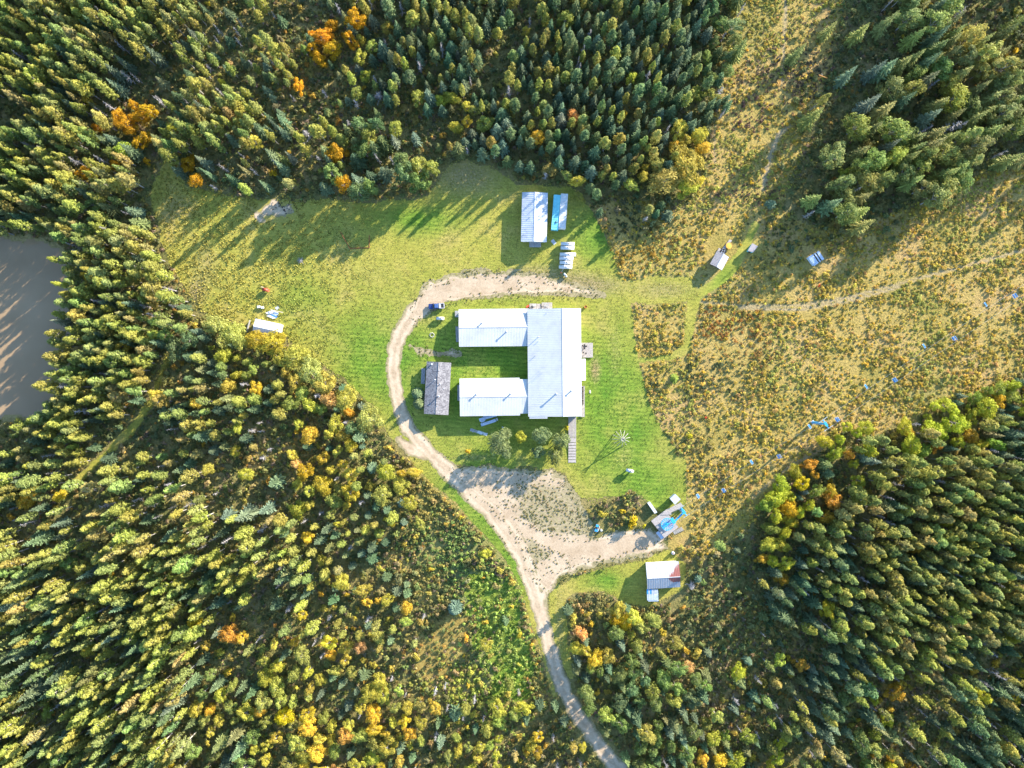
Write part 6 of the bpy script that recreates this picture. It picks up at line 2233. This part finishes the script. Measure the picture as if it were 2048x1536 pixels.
for args in ((1455, 650, 55, 32, (.33, .15, .035), .75), (1500, 690, 60, 40, (.32, .18, .05), .5), (1500, 235, 40, 26, (.17, .10, .07), .9), (1560, 150, 80, 60, (.17, .12, .07), .5), (1630, 120, 60, 60, (.14, .11, .07), .7),
             (1500, 385, 50, 25, (.17, .12, .07), .7), (1420, 750, 80, 40, (.12, .14, .06), .5), (1400, 900, 60, 80, (.19, .16, .06), .5), (1250, 440, 45, 45, (.10, .115, .045), .8), (1390, 1040, 60, 50, (.22, .17, .05), .5),
             (1560, 480, 70, 60, (.14, .14, .045), .5), (1330, 470, 60, 40, (.30, .20, .045), .5), (1290, 515, 60, 20, (.36, .21, .03), .5), (1480, 60, 50, 90, (.25, .215, .045), .5)):
    blend(*args)
sr = rng.uniform(.5, 1.2, len(k)) * np.where(rng.random(len(k)) < .06, 1.6, 1.0) * (1 + .5 * np.clip(mid[k], -.5, .6))
scatter('meadow_bushes', BUSH, np.stack([wx[k], wy[k], np.zeros(len(k))], 1), rng.uniform(0, 6.28, len(k)), np.stack([sr, sr, sr * rng.uniform(.4, .8, len(k))], 1), rng.integers(0, len(BUSH), len(k)), ti,
        'low yellow and tan bushes covering the ski run meadow')

# undergrowth of the woods
wood = (sd_m < 0) & (sd_l < -3) & (sd_v < -2) & (sd_r < -6) & (sd_y < -5) & (sd_p < -3) & ((sd_g < -6) | (rng.random(len(GX)) < .30)) & ((look(tall_sd, GX, GY) < -4) | (rng.random(len(GX)) < .35)) & (sd_pa < -8) & ~inb
kk = np.where(wood)[0]
kk = kk[rng.random(len(kk)) < np.where(look(brush_sd, GX[kk], GY[kk]) > 0, .95, .45)]
ti = tints(len(kk), kk, [((.22, .21, .065), 4), ((.29, .24, .085), 3), ((.15, .18, .06), 3), ((.38, .32, .075), 1.6), ((.25, .185, .11), 1.5), ((.42, .26, .06), .6)])
zx, zy = GX[kk], GY[kk]
for args in ((900, 1100, 60, 60, (.20, .27, .075), .8), (985, 1200, 55, 70, (.33, .42, .09), .95), (1010, 1300, 60, 80, (.28, .36, .08), .85), (840, 990, 40, 50, (.36, .29, .08), .7), (930, 1380, 60, 50, (.36, .38, .07), .7), (1000, 1400, 60, 60, (.30, .35, .07), .7),
             (1150, 1190, 40, 30, (.28, .20, .08), .8), (1180, 1220, 50, 60, (.27, .24, .08), .5), (1430, 1380, 60, 70, (.36, .27, .13), .6), (1830, 1390, 120, 70, (.38, .29, .13), .5), (1290, 1215, 60, 20, (.25, .17, .06), .6), (780, 1180, 100, 60, (.32, .27, .09), .5)):
    blend(*args)
sr = rng.uniform(.7, 1.8, len(kk))
scatter('undergrowth', BUSH, np.stack([wx[kk], wy[kk], np.zeros(len(kk))], 1), rng.uniform(0, 6.28, len(kk)), np.stack([sr, sr, sr * rng.uniform(.5, 1.1, len(kk))], 1), rng.integers(0, len(BUSH), len(kk)), ti,
        'low undergrowth between the trees')

# grass tussocks: tall in the west field, short on the mown lawn, ragged along the gravel
NG = 70000
GX = rng.uniform(290, 1400, NG)
GY = rng.uniform(320, 1400, NG)
wx, wy = (GX - 1024) * S, (768 - GY) * S
sd_l, sd_r, sd_y, sd_v, sd_pa, sd_g = (look(f, GX, GY) for f in (lawn_sd, road_sd, yard_sd, np.maximum(verge, tall_sd), patch_sd, brush_glade_sd))
inb = np.zeros(NG, bool)
for a, b, c, d in BUILD_EXCL[:5] + BUILD_EXCL[7:8]:
    inb |= (GX > a + 4) & (GX < c - 4) & (GY > b + 4) & (GY < d - 4)
mid = fnoise(wx, wy, 3.0, 401)
lush, dry = np.maximum(gauss(GX, GY, LUSH), .8 * (look(tall_sd, GX, GY) > 0)), gauss(GX, GY, DRY)
west = np.maximum(np.clip((760 - GX) / 160, 0, 1), 1.0 * (look(tall_sd, GX, GY) > 0))
grass = (np.maximum.reduce([sd_l, sd_v, sd_g]) > -3) & (sd_r < 1.0) & (sd_pa < -6) & ~inb & ((sd_y < 2) | (rng.random(NG) < .25)) & (rng.random(NG) < np.clip(.62 + .5 * mid, .1, 1))
k = np.where(grass)[0]
gl, gd = np.array((.16, .255, .035)), np.array((.43, .38, .08))
tg = gd[None] * (1 - lush[k, None]) + gl[None] * lush[k, None]
tg = tg * (1 - .5 * dry[k, None]) + np.array((.28, .21, .10))[None] * .5 * dry[k, None]
tg[sd_g[k] > -6] = (.40, .28, .07)
tg = tg * (1 + rng.normal(0, .13, (len(k), 1))).clip(.5, 1.6)
sh = .30 + .75 * west[k] * (1 - lush[k] * .6)
sx = rng.uniform(.6, 1.3, len(k)) * (.8 + .5 * west[k])
scatter('grass_tufts', TUFT, np.stack([wx[k], wy[k], np.full(len(k), .02)], 1), rng.uniform(0, 6.28, len(k)), np.stack([sx, sx, sh * rng.uniform(.6, 1.4, len(k))], 1), rng.integers(0, len(TUFT), len(k)), tg,
        'grass tussocks of the lawn and the west field')

# weeds that stipple the dirt yard
NW_ = 30000
GX, GY = rng.uniform(820, 1340, NW_), rng.uniform(535, 1190, NW_)
wx, wy = (GX - 1024) * S, (768 - GY) * S
yd, rd = look(yard_sd, GX, GY), look(road_sd, GX, GY)
wt = np.maximum(gauss(GX, GY, TURF) * (yd > 0) * (rd < 6), .8 * gauss(GX, GY, TURF_ROAD) * (rd > -6))
wt = np.maximum(wt, .35 * ((np.abs(rd) < 5) | (np.abs(yd) < 6)))
k = np.where(rng.random(NW_) < wt * np.clip(.55 + .9 * fnoise(wx, wy, 2.2, 501), .05, 1))[0]
ti = tints(len(k), k, [((.20, .19, .06), 3), ((.30, .26, .10), 3), ((.15, .16, .05), 2), ((.36, .29, .13), 1.5)])
sr = rng.uniform(.22, .62, len(k))
scatter('yard_weeds', BUSH, np.stack([wx[k], wy[k], np.full(len(k), .03)], 1), rng.uniform(0, 6.28, len(k)), np.stack([sr * 1.2, sr, sr * .5], 1), rng.integers(0, len(BUSH), len(k)), ti,
        'dry weeds stippling the dirt yard and the road edges')
